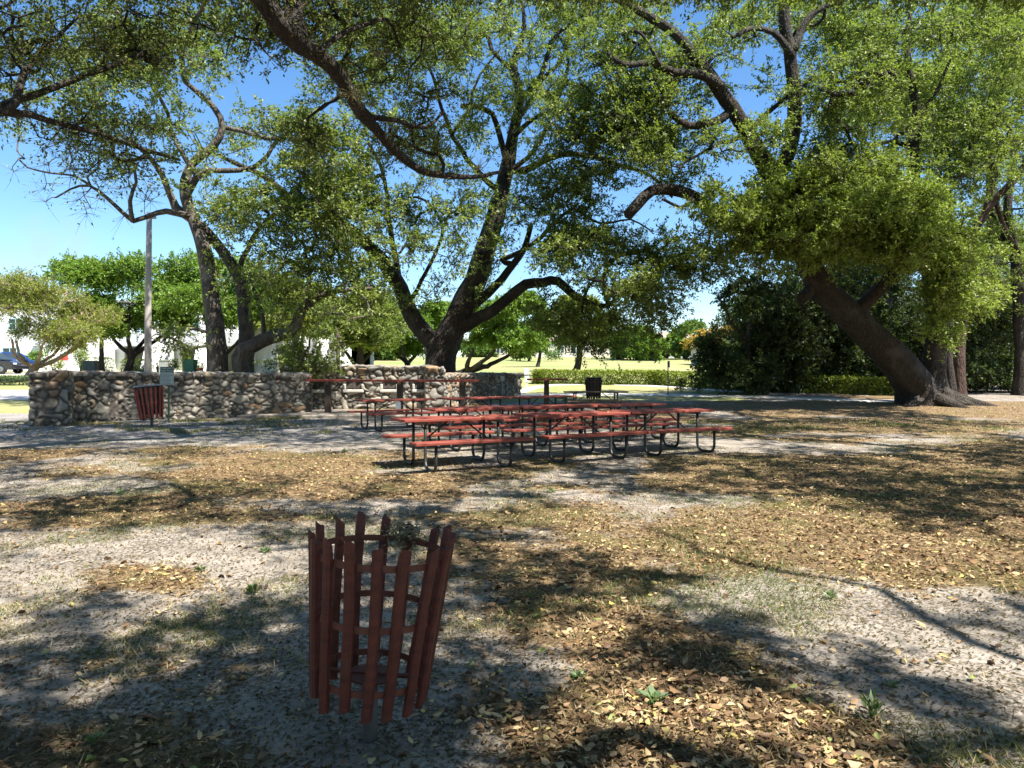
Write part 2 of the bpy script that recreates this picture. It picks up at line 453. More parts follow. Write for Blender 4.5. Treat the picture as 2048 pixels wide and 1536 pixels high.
def px_clusters(rng, regs, k_=1.0):
    """cluster centres inside image-shaped clouds given as (column, row, half width, half height, depth, depth spread, count)"""
    res = []
    for (x, y, rx, ry, d, ds, n) in regs:
        # lumps inside the cloud so that gaps stay between them
        n = int(n*k_); k = max(2, int(n/16)); lx = rng.uniform(-1, 1, k); ly = rng.uniform(-1, 1, k)
        ok = lx**2+ly**2 < 1; lx, ly = lx[ok], ly[ok]
        if not len(lx): lx = np.zeros(1); ly = np.zeros(1)
        ld = rng.uniform(-1, 1, len(lx))
        for _ in range(n):
            j = rng.integers(len(lx)); lr = 1.15/math.sqrt(len(lx))
            a, b = rng.normal(size=2)*lr*.62
            dd = d+ds*np.clip(ld[j]+rng.normal()*.35, -1.2, 1.2)
            res.append(P(x+rx*(lx[j]+a), y+ry*(ly[j]+b*.8), dd))
    return [c for c in res if c[2] > zt(c[1])+.4]

def PL(d0, d1, *pts):
    """limb through image points with depth running from d0 to d1"""
    n = len(pts)
    return [P(x, y, d0+(d1-d0)*i/(n-1)) for i, (x, y) in enumerate(pts)]

# ================================================================== GROUND
def axis_steps(lo, hi, a, b, fine, g, mx=60):
    """coordinates from lo to hi, spacing 'fine' inside a..b and growing outside"""
    mid = list(np.arange(a, b, fine)); up = []; x = b; s_ = fine
    while x < hi: up.append(x); s_ = min(s_*g, mx); x += s_
    dn = []; x = a-fine; s_ = fine
    while x > lo: dn.append(x); s_ = min(s_*g, mx); x -= s_
    return np.array(dn[::-1]+mid+up+[hi])
GX = axis_steps(-700, 700, -6.5, 7.5, .055, 1.035)
GY = axis_steps(-30, 900, 1.6, 10.5, .05, 1.018)
XX, YY = np.meshgrid(GX, GY, indexing='xy')

def to_px(X, Y, Z=0.0):
    Ys = np.maximum(Y, .8); return CX+F*X/Ys, YH+F*(H-Z)/Ys

# ground cover: bare sand versus leaf litter; (column, row, half width, half height, strength) gives where each lies
SAND = [(250, 1078, 330, 38, .7), (420, 1300, 300, 60, .4), (150, 1400, 200, 60, .3), (70, 1190, 150, 60, .5), (560, 1140, 170, 35, .5), (640, 1290, 190, 70, .45), (380, 1400, 260, 55, .35), (760, 1460, 330, 80, .55),
        (1780, 1330, 330, 80, .9), (1980, 1470, 230, 90, .9), (1560, 1230, 190, 45, .6), (1390, 995, 200, 16, .8), (930, 950, 300, 20, .4), (1080, 1360, 60, 40, .8), (600, 870, 600, 32, .55),
        (1250, 905, 330, 22, .5), (1750, 905, 250, 10, .35), (1950, 860, 160, 12, .5), (1600, 870, 200, 7, .5), (480, 1010, 200, 14, .3), (90, 1290, 140, 35, .4), (1650, 1090, 160, 18, .2), (700, 1010, 250, 18, .6), (1130, 1080, 130, 30, .4)]
LITTER = [(300, 1150, 150, 38, 1.0), (1280, 1450, 330, 105, 1.0), (1500, 1110, 430, 70, .75), (1900, 1010, 300, 75, .8), (300, 945, 330, 32, .5), (230, 1020, 300, 26, .55),
          (180, 1340, 240, 60, .25), (1180, 1230, 230, 70, .7), (1500, 1330, 220, 70, .5), (1650, 1490, 200, 70, .6), (950, 1120, 160, 60, .35), (1600, 970, 340, 40, .7), (1700, 815, 400, 12, .9), (1700, 850, 350, 14, .7), (1600, 930, 420, 22, .7), (700, 975, 300, 20, .5), (450, 905, 300, 14, .4), (1950, 910, 220, 22, .7)]
def cover(X, Y):
    px, py = to_px(X, Y, zt(Y))
    b = .95*(fbm(X*.55+3, Y*.55+8, 5, .58)-.5)*2.2
    for (x, y, rx, ry, s) in SAND: b = b+s*.75*np.exp(-(((px-x)/rx)**2+((py-y)/ry)**2)*.9)
    for (x, y, rx, ry, s) in LITTER: b = b-s*.85*np.exp(-(((px-x)/rx)**2+((py-y)/ry)**2)*.9)
    return b                                                         # high = bare sand, low = litter
def lawn_mask(X, Y):
    px, py = to_px(X, Y, zt(Y))
    edge = 29.5+.03*X+1.2*(fbm(X*.2, Y*.2, 3)-.5)
    a = sstep(edge, edge+1.6, Y)
    left = sstep(-13.0, -14.2, X+.10*(Y-20))*sstep(15.5, 17.0, Y)
    wood = sstep(0, 2, X-9.5-.36*np.maximum(Y-32, 0))*sstep(150, 110, Y)
    return np.maximum(a, left)*(1-wood)
bias = cover(XX, YY); lawn = lawn_mask(XX, YY)
near = sstep(40, 14, YY)*sstep(60, 20, np.abs(XX))
ZZ = zt(YY)+near*(.030*(fbm(XX*.9, YY*.9, 3)-.5)+.016*(fbm(XX*5, YY*5, 3)-.5)+.010*(vnoise(XX*11, YY*11)-.5))
ZZ = ZZ+sstep(50, 90, YY)*1.0*(fbm(XX*.03+5, YY*.03, 3)-.5)
ny, nx = XX.shape
idx = np.arange(ny*nx, dtype=np.int32).reshape(ny, nx)
gf = np.stack([idx[:-1, :-1], idx[:-1, 1:], idx[1:, 1:], idx[1:, :-1]], 2).reshape(-1, 4)
pave = sstep(-2.2, -3.6, XX+.55*(YY-17)+1.4*(fbm(XX*.35, YY*.35, 4)-.5))*sstep(14.2, 15.8, YY-.10*XX*0+.9*(fbm(XX*.4+9, YY*.4, 3)-.5))*sstep(26, 24, YY)
lawn2 = lawn*(1-pave)
gme = mesh_np('ground', np.stack([XX, YY, ZZ], 2).reshape(-1, 3), gf, smooth=True,
              extra={'sand': sstep(-.35, .35, bias).ravel(), 'lawn': lawn2.ravel(), 'pave': pave.ravel()})
def gz(x, y):
    """height of the ground sheet"""
    x = np.asarray(x, float); y = np.asarray(y, float)
    n_ = sstep(40, 14, y)*sstep(60, 20, np.abs(x))
    return zt(y)+n_*(.030*(fbm(x*.9, y*.9, 3)-.5)+.016*(fbm(x*5, y*5, 3)-.5)+.010*(vnoise(x*11, y*11)-.5))+sstep(50, 90, y)*1.0*(fbm(x*.03+5, y*.03, 3)-.5)

def ground_mat():
    m, nt, nd, lk = new_mat('sandy_park_ground')
    tc = N(nd, 'ShaderNodeTexCoord'); ob = tc.outputs['Object']
    def noise(scale, det=6, rough=.6):
        n = N(nd, 'ShaderNodeTexNoise', Scale=scale, Detail=det, Roughness=rough); lk.new(ob, n.inputs['Vector']); return n.outputs['Fac']
    def math_(op, a, b=None, clamp=False):
        q = N(nd, 'ShaderNodeMath', operation=op); q.use_clamp = clamp
        for i, v in enumerate((a, b)):
            if v is None: continue
            if isinstance(v, (int, float)): q.inputs[i].default_value = v
            else: lk.new(v, q.inputs[i])
        return q.outputs[0]
    def rmp(v, st):
        r = ramp(nd, st); lk.new(v, r.inputs['Fac']); return r.outputs[0]
    def attr(n): return N(nd, 'ShaderNodeAttribute', attribute_name=n).outputs['Fac']
    # grey-white sand with dark crumbs of humus
    sand = rmp(noise(2.6), [(.3, (.22, .192, .165)), (.7, (.40, .36, .315))])
    crumbs = math_('MULTIPLY', rmp(noise(34, 4, .7), [(.44, (0, 0, 0)), (.57, (1, 1, 1))]), rmp(noise(1.7, 5), [(.36, (.2, .2, .2)), (.56, (1, 1, 1))]))
    sand = mixc(nd, lk, math_('MULTIPLY', crumbs, .85), sand, (.075, .06, .048))
    # leaf litter: brown humus, scraps of leaf, straw
    vo = N(nd, 'ShaderNodeTexVoronoi', Scale=19, Randomness=1); 
    wv = N(nd, 'ShaderNodeTexNoise', Scale=9, Detail=3); lk.new(ob, wv.inputs['Vector'])
    wm = mixc(nd, lk, .045, ob, wv.outputs['Color'], 'ADD'); lk.new(wm, vo.inputs['Vector'])
    sx = N(nd, 'ShaderNodeSeparateColor'); lk.new(vo.outputs['Color'], sx.inputs[0])
    lit = rmp(sx.outputs[0], [(0, (.05, .035, .024)), (.3, (.105, .070, .042)), (.55, (.19, .125, .068)), (.78, (.29, .205, .112)), (1, (.42, .32, .19))])
    straw = rmp(noise(60, 3, .7), [(.35, (.06, .042, .026)), (.65, (.26, .18, .095))])
    lit = mixc(nd, lk, .45, lit, straw)
    gpatch = rmp(noise(.9, 5), [(.52, (0, 0, 0)), (.66, (.65, .65, .65))])
    lit = mixc(nd, lk, gpatch, lit, rmp(noise(45, 3), [(.3, (.05, .06, .018)), (.7, (.19, .17, .06))]))
    sm = math_('ADD', attr('sand'), math_('MULTIPLY', math_('SUBTRACT', noise(7.5, 7, .72), .5), 1.9))
    sm = math_('ADD', sm, math_('MULTIPLY', math_('SUBTRACT', noise(48, 4, .7), .5), .8), True)
    smr = rmp(sm, [(.30, (0, 0, 0)), (.68, (1, 1, 1))])
    near_c = mixc(nd, lk, smr, lit, sand)
    # worn grey path
    pav = rmp(noise(1.3, 6), [(.3, (.19, .178, .17)), (.7, (.33, .31, .295))])
    pav = mixc(nd, lk, rmp(noise(25, 4, .7), [(.5, (0, 0, 0)), (.68, (.6, .6, .6))]), pav, (.09, .075, .06))
    pm = math_('ADD', attr('pave'), math_('MULTIPLY', math_('SUBTRACT', noise(5, 6, .7), .5), .9), True)
    c = mixc(nd, lk, rmp(pm, [(.35, (0, 0, 0)), (.6, (1, 1, 1))]), near_c, pav)
    # dry lawn beyond
    l1 = rmp(noise(.10, 6, .6), [(.34, (.33, .29, .15)), (.5, (.27, .28, .12)), (.66, (.19, .26, .09))])
    l2 = rmp(noise(3.0, 6, .7), [(.3, (.75, .72, .66)), (.7, (1.1, 1.1, 1.05))])
    law = mixc(nd, lk, .75, l1, l2, 'MULTIPLY')
    lm = math_('ADD', attr('lawn'), math_('MULTIPLY', math_('SUBTRACT', noise(3, 6, .7), .5), .7), True)
    c = mixc(nd, lk, rmp(lm, [(.4, (0, 0, 0)), (.6, (1, 1, 1))]), c, law)
    b = N(nd, 'ShaderNodeBump', Strength=.7, Distance=.02)
    lk.new(math_('ADD', math_('MULTIPLY', noise(30, 6, .7), 1.0), math_('MULTIPLY', noise(110, 3), .4)), b.inputs['Height'])
    p = N(nd, 'ShaderNodeBsdfPrincipled', Roughness=.95); p.inputs['Specular IOR Level'].default_value = .15
    lk.new(c, p.inputs['Base Color']); lk.new(b.outputs[0], p.inputs['Normal']); out(nd, lk, p.outputs[0]); return m
tag(link('ground', gme, ground_mat()), 'sandy ground with leaf litter and dry lawn beyond', 'ground', kind='structure')

# litter, grass, twigs (nobody could count them) --------------------------------------------
def scatter(n, y0, y1, rng, power=1.0):
    """points in the camera's ground wedge, denser near"""
    u = rng.random(n); y = (y0**(1-power)+u*(y1**(1-power)-y0**(1-power)))**(1/(1-power)) if power != 1 else y0*(y1/y0)**u
    x = (rng.random(n)*2-1)*(y*.78+.6); return x, y
def leaf_litter():
    rng = np.random.default_rng(3)
    x, y = scatter(230000, 1.9, 30, rng, .55)
    b = cover(x, y)
    pr = .05+.95*sstep(.30, -.42, b+.55*(fbm(x*2.3, y*2.3, 4)-.5))
    pr = pr*(1-.85*lawn_mask(x, y))
    qx, qy = to_px(x, y); thin = 1-.62*sstep(760, 520, qx)*sstep(1190, 1260, qy)
    keep = rng.random(len(x)) < thin*pr*np.interp(y, [2, 5, 12, 30], [.52, .46, .48, .5]); x, y = x[keep], y[keep]; n = len(x)
    L = (.016+.044*rng.random(n)**1.7); W = L*(.36+.24*rng.random(n))
    a = rng.random(n)*2*np.pi
    ax = np.stack([np.cos(a), np.sin(a), rng.normal(size=n)*.22], 1); ax /= np.linalg.norm(ax, axis=1, keepdims=True)
    no = np.stack([rng.normal(size=n)*.45, rng.normal(size=n)*.45, np.ones(n)], 1)
    no = no-ax*(no*ax).sum(1, keepdims=True); no /= np.linalg.norm(no, axis=1, keepdims=True)
    sd = np.cross(ax, no)
    c = np.stack([x, y, gz(x, y)+.006+.016*rng.random(n)], 1)
    cur = (rng.normal(size=n)*.26)[:, None]; cup = (.05+.6*rng.random(n))[:, None]
    prof = [(-.5, 0), (-.22, .42), (.12, .5), (.36, .27), (.5, 0)]
    Lc, Wc = L[:, None], W[:, None]; vs = []
    def pt(t, s): return c+ax*Lc*t+sd*Wc*s+no*(cur*Lc*(4*t*t)+cup*Wc*abs(s)*1.2)
    vs = [pt(-.5, 0), pt(-.2, .45), pt(.15, .47), pt(.5, 0), pt(.15, -.47), pt(-.2, -.45)]
    V = np.stack(vs, 1).reshape(-1, 3); q = np.arange(n, dtype=np.int32)[:, None]*6
    Fq = np.concatenate([q+np.array([0, 1, 2, 3]), q+np.array([0, 3, 4, 5])], 0)
    # mostly tan and brown, patches of yellow where the photograph has them
    t = np.clip(rng.beta(1.7, 1.6, n)*.9+.10*rng.normal(size=n)+.20*(fbm(x*.8+30, y*.8, 3)-.5), 0, .9)
    sp = rng.random(n); t = np.where(sp > .985, .95, t); t = np.where(sp < .010, 1.0, t)
    me = mesh_np('fallen_leaves', V, Fq, tint=np.repeat(t, 6))
    tag(link('fallen_leaves', me, M['litter']), 'brown and yellow fallen oak leaves scattered over the sand', 'leaf litter', kind='stuff')
leaf_litter()

def grass():
    rng = np.random.default_rng(4)
    x, y = scatter(110000, 1.9, 22, rng, .6)
    g = fbm(x*1.1+40, y*1.1+3, 4)
    keep = (rng.random(len(x)) < sstep(.52, .68, g)*.6+.035*sstep(.2, -.3, cover(x, y))); x, y = x[keep], y[keep]
    wa, wb = GP(76, 851), GP(860, 826); f = rng.random(2600); wx = wa[0]+(wb[0]-wa[0])*f; wy = wa[1]+(wb[1]-wa[1])*f-.10-.35*rng.random(2600)**2   # scruffy grass along the foot of the wall
    kp = fbm(wx*1.6, wy*.5, 3) > .46; x = np.concatenate([x, wx[kp]]); y = np.concatenate([y, wy[kp]])
    k = 5; n = len(x)*k
    x = np.repeat(x, k)+rng.normal(size=n)*.035; y = np.repeat(y, k)+rng.normal(size=n)*.035
    c = np.stack([x, y, gz(x, y)-.004], 1)
    a = rng.random(n)*2*np.pi; ln = (.025+.055*rng.random(n)**1.5)*np.where(y > 17, 1.9, 1)
    ax = np.stack([np.cos(a)*.9, np.sin(a)*.9, .25+.9*rng.random(n)], 1)
    t = np.clip(.62*rng.random(n)+.55*(1-sstep(.5, .74, fbm(x*1.1+40, y*1.1+3, 4)))+.1*rng.normal(size=n), 0, 1)
    me = leaf_mesh('dry_grass', c, ax, np.stack([np.zeros(n), np.zeros(n), np.ones(n)], 1)+rng.normal(size=(n, 3))*.3, ln, np.where(y > 17, .014, .0055), t)
    tag(link('dry_grass', me, M['blade']), 'short dry grass and straw in patches on the sand', 'grass', kind='stuff')
grass()
def straw():
    """dead grass stalks and leaf scraps lying flat in the litter"""
    rng = np.random.default_rng(14)
    x, y = scatter(210000, 1.9, 20, rng, .55)
    keep = rng.random(len(x)) < (.10+.9*sstep(.35, -.40, cover(x, y)+.5*(fbm(x*2.9+7, y*2.9, 4)-.5)))*.62; x, y = x[keep], y[keep]; n = len(x)
    c = np.stack([x, y, gz(x, y)+.003+.010*rng.random(n)], 1); a = rng.random(n)*2*np.pi
    ax = np.stack([np.cos(a), np.sin(a), rng.normal(size=n)*.14+.06], 1); ln = .018+.060*rng.random(n)**1.8
    t = np.clip(.15+.8*rng.random(n)**1.2+.3*(fbm(x*1.5, y*1.5+60, 3)-.5), 0, 1)
    me = leaf_mesh('dead_straw', c, ax, np.stack([rng.normal(size=n)*.5, rng.normal(size=n)*.5, np.ones(n)], 1), ln, np.minimum(.0045+.004*rng.random(n), ln*.3)*np.interp(y, [3, 12], [1, 1.6]), t, fold=.3)
    tag(link('dead_straw', me, M['straw']), 'brown pine straw and dead grass stalks lying in the litter', 'straw', kind='stuff')
straw()
def debris():
    """small sticks and dark crumbs of humus"""
    rng = np.random.default_rng(8)
    x, y = scatter(60000, 1.9, 14, rng, .5); n = len(x)
    c = np.stack([x, y, gz(x, y)+.004], 1); a = rng.random(n)*2*np.pi
    ln = np.where(rng.random(n) < .10, .06+.16*rng.random(n), .010+.024*rng.random(n)); w = np.where(ln > .05, .004, .006+.008*rng.random(n))
    ax = np.stack([np.cos(a), np.sin(a), rng.normal(size=n)*.06], 1)
    me = leaf_mesh('twig_debris', c, ax, np.stack([rng.normal(size=n)*.5, rng.normal(size=n)*.5, np.ones(n)], 1), ln, w, rng.random(n)**1.6*.9, fold=.5)
    tag(link('twig_debris', me, M['fern_dry']), 'dark twigs and crumbs of bark lying on the sand', 'debris', kind='stuff')
debris()

def weed(px, py, r, nl, L, label, seed, upright=.35, W=.35):
    rng = np.random.default_rng(seed); g = GP(px, py); o = None
    a = rng.random(nl)*2*np.pi; rad = r*.35*rng.random(nl)
    pos = np.stack([np.cos(a)*rad, np.sin(a)*rad, .004+upright*r*.8*rng.random(nl)], 1)
    ax = np.stack([np.cos(a), np.sin(a), upright*(.4+1.5*rng.random(nl))], 1)+rng.normal(size=(nl, 3))*.25
    pos = pos*.8; L = L*.72; nl = len(pos)
    me = leaf_mesh('weed', pos, ax, np.stack([0*a, 0*a, 1+0*a], 1)+rng.normal(size=(nl, 3))*.3, L*(.6+.6*rng.random(nl)), L*W, rng.random(nl))
    o = link('weed', me, M['weed']); o.location = (g[0], g[1], float(gz(g[0], g[1])))
    tag(o, label, 'weed', 'small weeds growing in the sand')
weed(1155, 1355, .085, 90, .045, 'bushy green weed between sand and leaves, right of the near litter basket', 1)
weed(1310, 1402, .09, 22, .10, 'pale broad-leaved weed rosette among yellow leaves below centre', 2, .3, .45)
weed(1745, 1440, .10, 40, .075, 'taller spindly weed beside the bare sand at lower right', 3, 1.3, .3)
weed(505, 1190, .09, 60, .06, 'dark green weed in shade left of the near litter basket', 4, .8)
weed(1100, 985, .14, 40, .07, 'low green weed in front of the nearest picnic table', 5, .5)
weed(530, 1105, .10, 50, .06, 'spreading weed on lit sand behind and left of the near basket', 6, .3)
weed(240, 990, .14, 40, .07, 'bright weed tuft far left, in front of the worn path', 7, .5)
weed(690, 905, .16, 50, .08, 'yellow-green weed tuft at the left end of the tables', 8, .4)
weed(1780, 1375, .05, 22, .05, 'smallest weed sprout alone on bare sand at the right', 9, .6)
weed(940, 1335, .045, 10, .06, 'few-leaved seedling just right of the litter basket', 10, .4, .5)
weed(1660, 1200, .09, 40, .055, 'thin weed on the lit litter at mid right', 12, .6)
weed(400, 1145, .08, 40, .055, 'weed at the edge of the yellow leaf patch', 13, .5)
weed(195, 1490, .10, 30, .06, 'dim weed in deep shade at the lower left', 14, .3)

# ================================================================== PAVED STRIPS
M['concrete'] = mat_noise('pale_concrete', (.46, .43, .40), (.62, .59, .55), 3, .9, .15, 60)
M['road'] = mat_noise('sunbleached_road', (.38, .35, .33), (.50, .47, .44), 1.5, .9, .15, 50)
M['patio'] = mat_noise('stained_concrete', (.17, .14, .11), (.36, .32, .27), 2.2, .9, .25, 30)
def strip(name, pts, w, mat, label, lift=.03, kerb=0):
    """a band on the ground through points (x, y)"""
    pts = [np.array(p[:2], float) for p in pts]; L_ = []
    for a, b in zip(pts[:-1], pts[1:]):
        n = max(2, int(np.linalg.norm(b-a)/.6)); L_ += [a+(b-a)*k/n for k in range(n)]
    L_.append(pts[-1]); L_ = np.array(L_)
    for _ in range(6): L_[1:-1] = (L_[:-2]+L_[1:-1]*2+L_[2:])/4
    t = np.gradient(L_, axis=0); t /= np.linalg.norm(t, axis=1, keepdims=True); nrm = np.stack([-t[:, 1], t[:, 0]], 1)
    k = 6; V = []
    for j in range(k+1):
        q = L_+nrm*(w*(j/k-.5)); V.append(np.column_stack([q, gz(q[:, 0], q[:, 1])+lift]))
    q0 = V[0].copy(); q0[:, 2] -= .25; q1 = V[-1].copy(); q1[:, 2] -= .25; V = [q0]+V+[q1]
    V = np.stack(V, 1); n, kk, _ = V.shape; id_ = np.arange(n*kk).reshape(n, kk)
    Fq = np.stack([id_[:-1, :-1], id_[:-1, 1:], id_[1:, 1:], id_[1:, :-1]], 2).reshape(-1, 4)[:, ::-1]
    return tag(link(name, mesh_np(name, V.reshape(-1, 3), Fq), mat), label, name.replace('_', ' '), kind='structure')
strip('path', [GP(985, 796), GP(1060, 790), GP(1200, 789), GP(1340, 790), GP(1480, 793), GP(1640, 799), GP(1900, 806)], 1.25, M['concrete'], 'pale concrete path between the picnic ground and the lawn')
strip('path', [GP(1030, 788), GP(1058, 777), GP(1100, 769.5), GP(1190, 768), GP(1330, 773), GP(1460, 782), GP(1560, 790)], .75, M['concrete'], 'narrow pale path along the foot of the lime hedge')
yr0, yr1 = GP(30, 800)[1], GP(30, 780.5)[1]
strip('road', [(-80, (yr0+yr1)/2+.6), (-20, (yr0+yr1)/2), (-9, (yr0+yr1)/2)], yr1-yr0, M['road'], 'sunbleached road running behind the stone wall')
strip('driveway', [(-70, 53.4), (-24, 53.4)], 4.4, M['road'], 'pale parking bay in front of the white townhouses')
mb = MB(); mb.box((-4.9, 24.75, -.02), (8.2, 3.7, .24), bev=.02); tag(mb.build('patio', M['patio']), 'stained concrete slab in front of the barbecue wall', 'patio', kind='structure')

# ================================================================== STONE WALLS
def stone_mat():
    m, nt, nd, lk = new_mat('fieldstone_masonry')
    at = N(nd, 'ShaderNodeAttribute', attribute_name='tint'); mo = N(nd, 'ShaderNodeAttribute', attribute_name='mortar')
    r = ramp(nd, [(0, (.15, .14, .13)), (.2, (.23, .218, .20)), (.4, (.32, .30, .27)), (.6, (.38, .355, .31)), (.78, (.31, .25, .18)), (.86, (.33, .20, .11)), (.90, (.24, .23, .22)), (1, (.40, .38, .34))])
    lk.new(at.outputs['Fac'], r.inputs['Fac'])
    tc = N(nd, 'ShaderNodeTexCoord'); n1 = N(nd, 'ShaderNodeTexNoise', Scale=7, Detail=7, Roughness=.7); lk.new(tc.outputs['Object'], n1.inputs['Vector'])
    r1 = ramp(nd, [(.3, (.55, .53, .5)), (.7, (1.12, 1.1, 1.05))]); lk.new(n1.outputs['Fac'], r1.inputs['Fac'])
    c = mixc(nd, lk, .9, r.outputs[0], r1.outputs[0], 'MULTIPLY')
    mm = N(nd, 'ShaderNodeMath', operation='MULTIPLY'); mm.inputs[1].default_value = 1; lk.new(mo.outputs['Fac'], mm.inputs[0])
    c = mixc(nd, lk, mm.outputs[0], c, (.075, .066, .057))
    n2 = N(nd, 'ShaderNodeTexNoise', Scale=30, Detail=6, Roughness=.7); lk.new(tc.outputs['Object'], n2.inputs['Vector'])
    b = N(nd, 'ShaderNodeBump', Strength=.5, Distance=.02); lk.new(n2.outputs['Fac'], b.inputs['Height'])
    p = N(nd, 'ShaderNodeBsdfPrincipled', Roughness=.9); lk.new(c, p.inputs['Base Color']); lk.new(b.outputs[0], p.inputs['Normal'])
    out(nd, lk, p.outputs[0]); return m
M['stone'] = stone_mat()
def stones(U, V, rng, size):
    """rounded rubble stones as relief, tint and mortar over a (U,V) sheet"""
    u0, u1, v0, v1 = U.min(), U.max(), V.min(), V.max()
    n = int((u1-u0+.6)*(v1-v0+.6)/(size*size*.62)); su = rng.uniform(u0-.3, u1+.3, n); sv = rng.uniform(v0-.3, v1+.3, n)
    ws = rng.lognormal(0, .40, n); ar = rng.uniform(.65, 1.6, n); tn = rng.random(n); bump = rng.normal(size=n)*.022
    fl = U.ravel(), V.ravel(); f1 = np.full(fl[0].shape, 9e9); f2 = f1.copy(); id1 = np.zeros(fl[0].shape, int)
    uu = fl[0]+.05*(fbm(fl[0]*6, fl[1]*6, 3)-.5); vv = fl[1]+.05*(fbm(fl[0]*6+9, fl[1]*6+4, 3)-.5)
    for i in range(n):
        d = np.sqrt(((uu-su[i])/ar[i])**2+((vv-sv[i])*ar[i]*1.15)**2)/ws[i]
        c = d < f1; f2 = np.where(c, f1, np.minimum(f2, d)); id1 = np.where(c, i, id1); f1 = np.where(c, d, f1)
    e = np.clip((f2-f1)*ws[id1], 0, 1)/size
    dome = 1-np.exp(-e*4.2)
    rel = .090*dome+bump[id1]*dome+.020*(fbm(uu*6, vv*6, 3)-.5)
    mort = 1-sstep(.07, .25, e)
    return rel.reshape(U.shape), tn[id1].reshape(U.shape), mort.reshape(U.shape)
def stone_wall(name, p0, p1, top0, top1, th, label, seed, size=.30, openings=(), res=.030, cap=.07):
    """rubble wall from p0 to p1 (x, y); front face to the right-hand side of p1-p0; tops are absolute heights"""
    rng = np.random.default_rng(seed); p0 = np.array(p0, float); p1 = np.array(p1, float); L_ = np.linalg.norm(p1-p0); t = (p1-p0)/L_; nrm = np.array([t[1], -t[0]])
    hh = max(top0-float(zt(p0[1])), top1-float(zt(p1[1])))+.15
    nu = int(L_/res); nf = int(hh/res); ntp = int(th/res/1.3)
    u = np.linspace(0, L_, nu); w = np.concatenate([np.linspace(0, 1, nf), 1+np.linspace(0, 1, ntp+1)[1:], 2+np.linspace(0, 1, nf//2)[1:]])
    U, W = np.meshgrid(u, w, indexing='ij')
    vlen = np.where(W <= 1, W*hh, np.where(W <= 2, hh+(W-1)*th, hh+th+(W-2)*hh))
    rel, tn, mo = stones(U, vlen, rng, size)
    # flat capping stones along the head of the wall
    base = np.interp(u, [0, L_], [float(zt(p0[1])), float(zt(p1[1]))])-.15; top = np.interp(u, [0, L_], [top0, top1])+.09*(fbm(u*1.9+seed, u*0+2, 4)-.5)
    Zb, Zt = base[:, None], top[:, None]
    z = np.where(W <= 1, Zb+W*(Zt-Zb), np.where(W <= 2, Zt, Zt+(W-2)*(Zb-Zt)))
    dpt = np.where(W <= 1, 0.0, np.where(W <= 2, (W-1)*th, th))
    capm = sstep(.10, .05, np.abs(z-(Zt-.06)))*(W <= 1)*cap; capm = capm*(.6+.8*vnoise(U*2.7, U*0+seed))
    no = np.where(W <= 1, rel+capm, np.where(W <= 2, 0, -rel)); nz = np.where((W > 1) & (W <= 2), rel*.7, rel*.3*(W <= 1)*(z > Zt-.1))
    for (a, b, z0, z1) in openings:
        m_ = (U > a) & (U < b) & (z > z0) & (z < z1) & (W <= 1); no = np.where(m_, -.46, no); tn = np.where(m_, 0.0, tn); mo = np.where(m_, 1.0, mo)  # openings pushed in and coloured dark all over, same tone as the mortar
    X = p0[0]+t[0]*U+nrm[0]*(no-dpt); Y = p0[1]+t[1]*U+nrm[1]*(no-dpt); Z = z+nz
    V = [np.stack([X, Y, Z], 2).reshape(-1, 3)]; T_ = [tn.ravel()]; Mo = [mo.ravel()]
    id_ = np.arange(X.size).reshape(X.shape); Fq = [np.stack([id_[:-1, :-1], id_[1:, :-1], id_[1:, 1:], id_[:-1, 1:]], 2).reshape(-1, 4)]; nv = X.size
    for end in (0, 1):                                             # the two ends
        a = np.linspace(-.02, th+.02, max(4, int(th/res))); b = np.linspace(0, 1, nf); A, B = np.meshgrid(a, b, indexing='ij')
        hb = base[-end]; ht = top[-end]; zz = hb+B*(ht-hb+.03); rel, tn, mo = stones(A+20*end+50, B*hh, rng, size*.9)
        rr = rel*np.clip(np.minimum(A+.03, th+.03-A)/.06, 0, 1); uu = L_*end+(rr-.02)*(1 if end else -1)
        X = p0[0]+t[0]*uu-nrm[0]*A; Y = p0[1]+t[1]*uu-nrm[1]*A
        V.append(np.stack([X, Y, zz], 2).reshape(-1, 3)); T_.append(tn.ravel()); Mo.append(mo.ravel())
        id_ = nv+np.arange(X.size).reshape(X.shape); f = np.stack([id_[:-1, :-1], id_[1:, :-1], id_[1:, 1:], id_[:-1, 1:]], 2).reshape(-1, 4); Fq.append(f if end else f[:, ::-1]); nv += X.size
    root = thing(name, label, 'stone wall', (p0[0], p0[1], float(zt(p0[1]))))
    VV = np.concatenate(V)-np.array(root.location)
    link('masonry', mesh_np('masonry', VV, np.concatenate(Fq), tint=np.concatenate(T_), extra={'mortar': np.concatenate(Mo)}, smooth=True), M['stone'], root)
    return root, p0, t, nrm
a0 = GP(84, 847); a1 = GP(604, 829)
stone_wall('stone_wall', a0, a1+np.array([.3, .1, 0]), 1.50, 1.43, .55, 'long low fieldstone wall behind the tilted litter basket and green sign', 2, .235)
stone_wall('stone_pier', GP(76, 851.5)-np.array([.05, .25, 0]), GP(143, 850)-np.array([0, .15, 0]), 1.49, 1.49, .85, 'rugged stone pier closing the left end of the low wall', 9, .29)
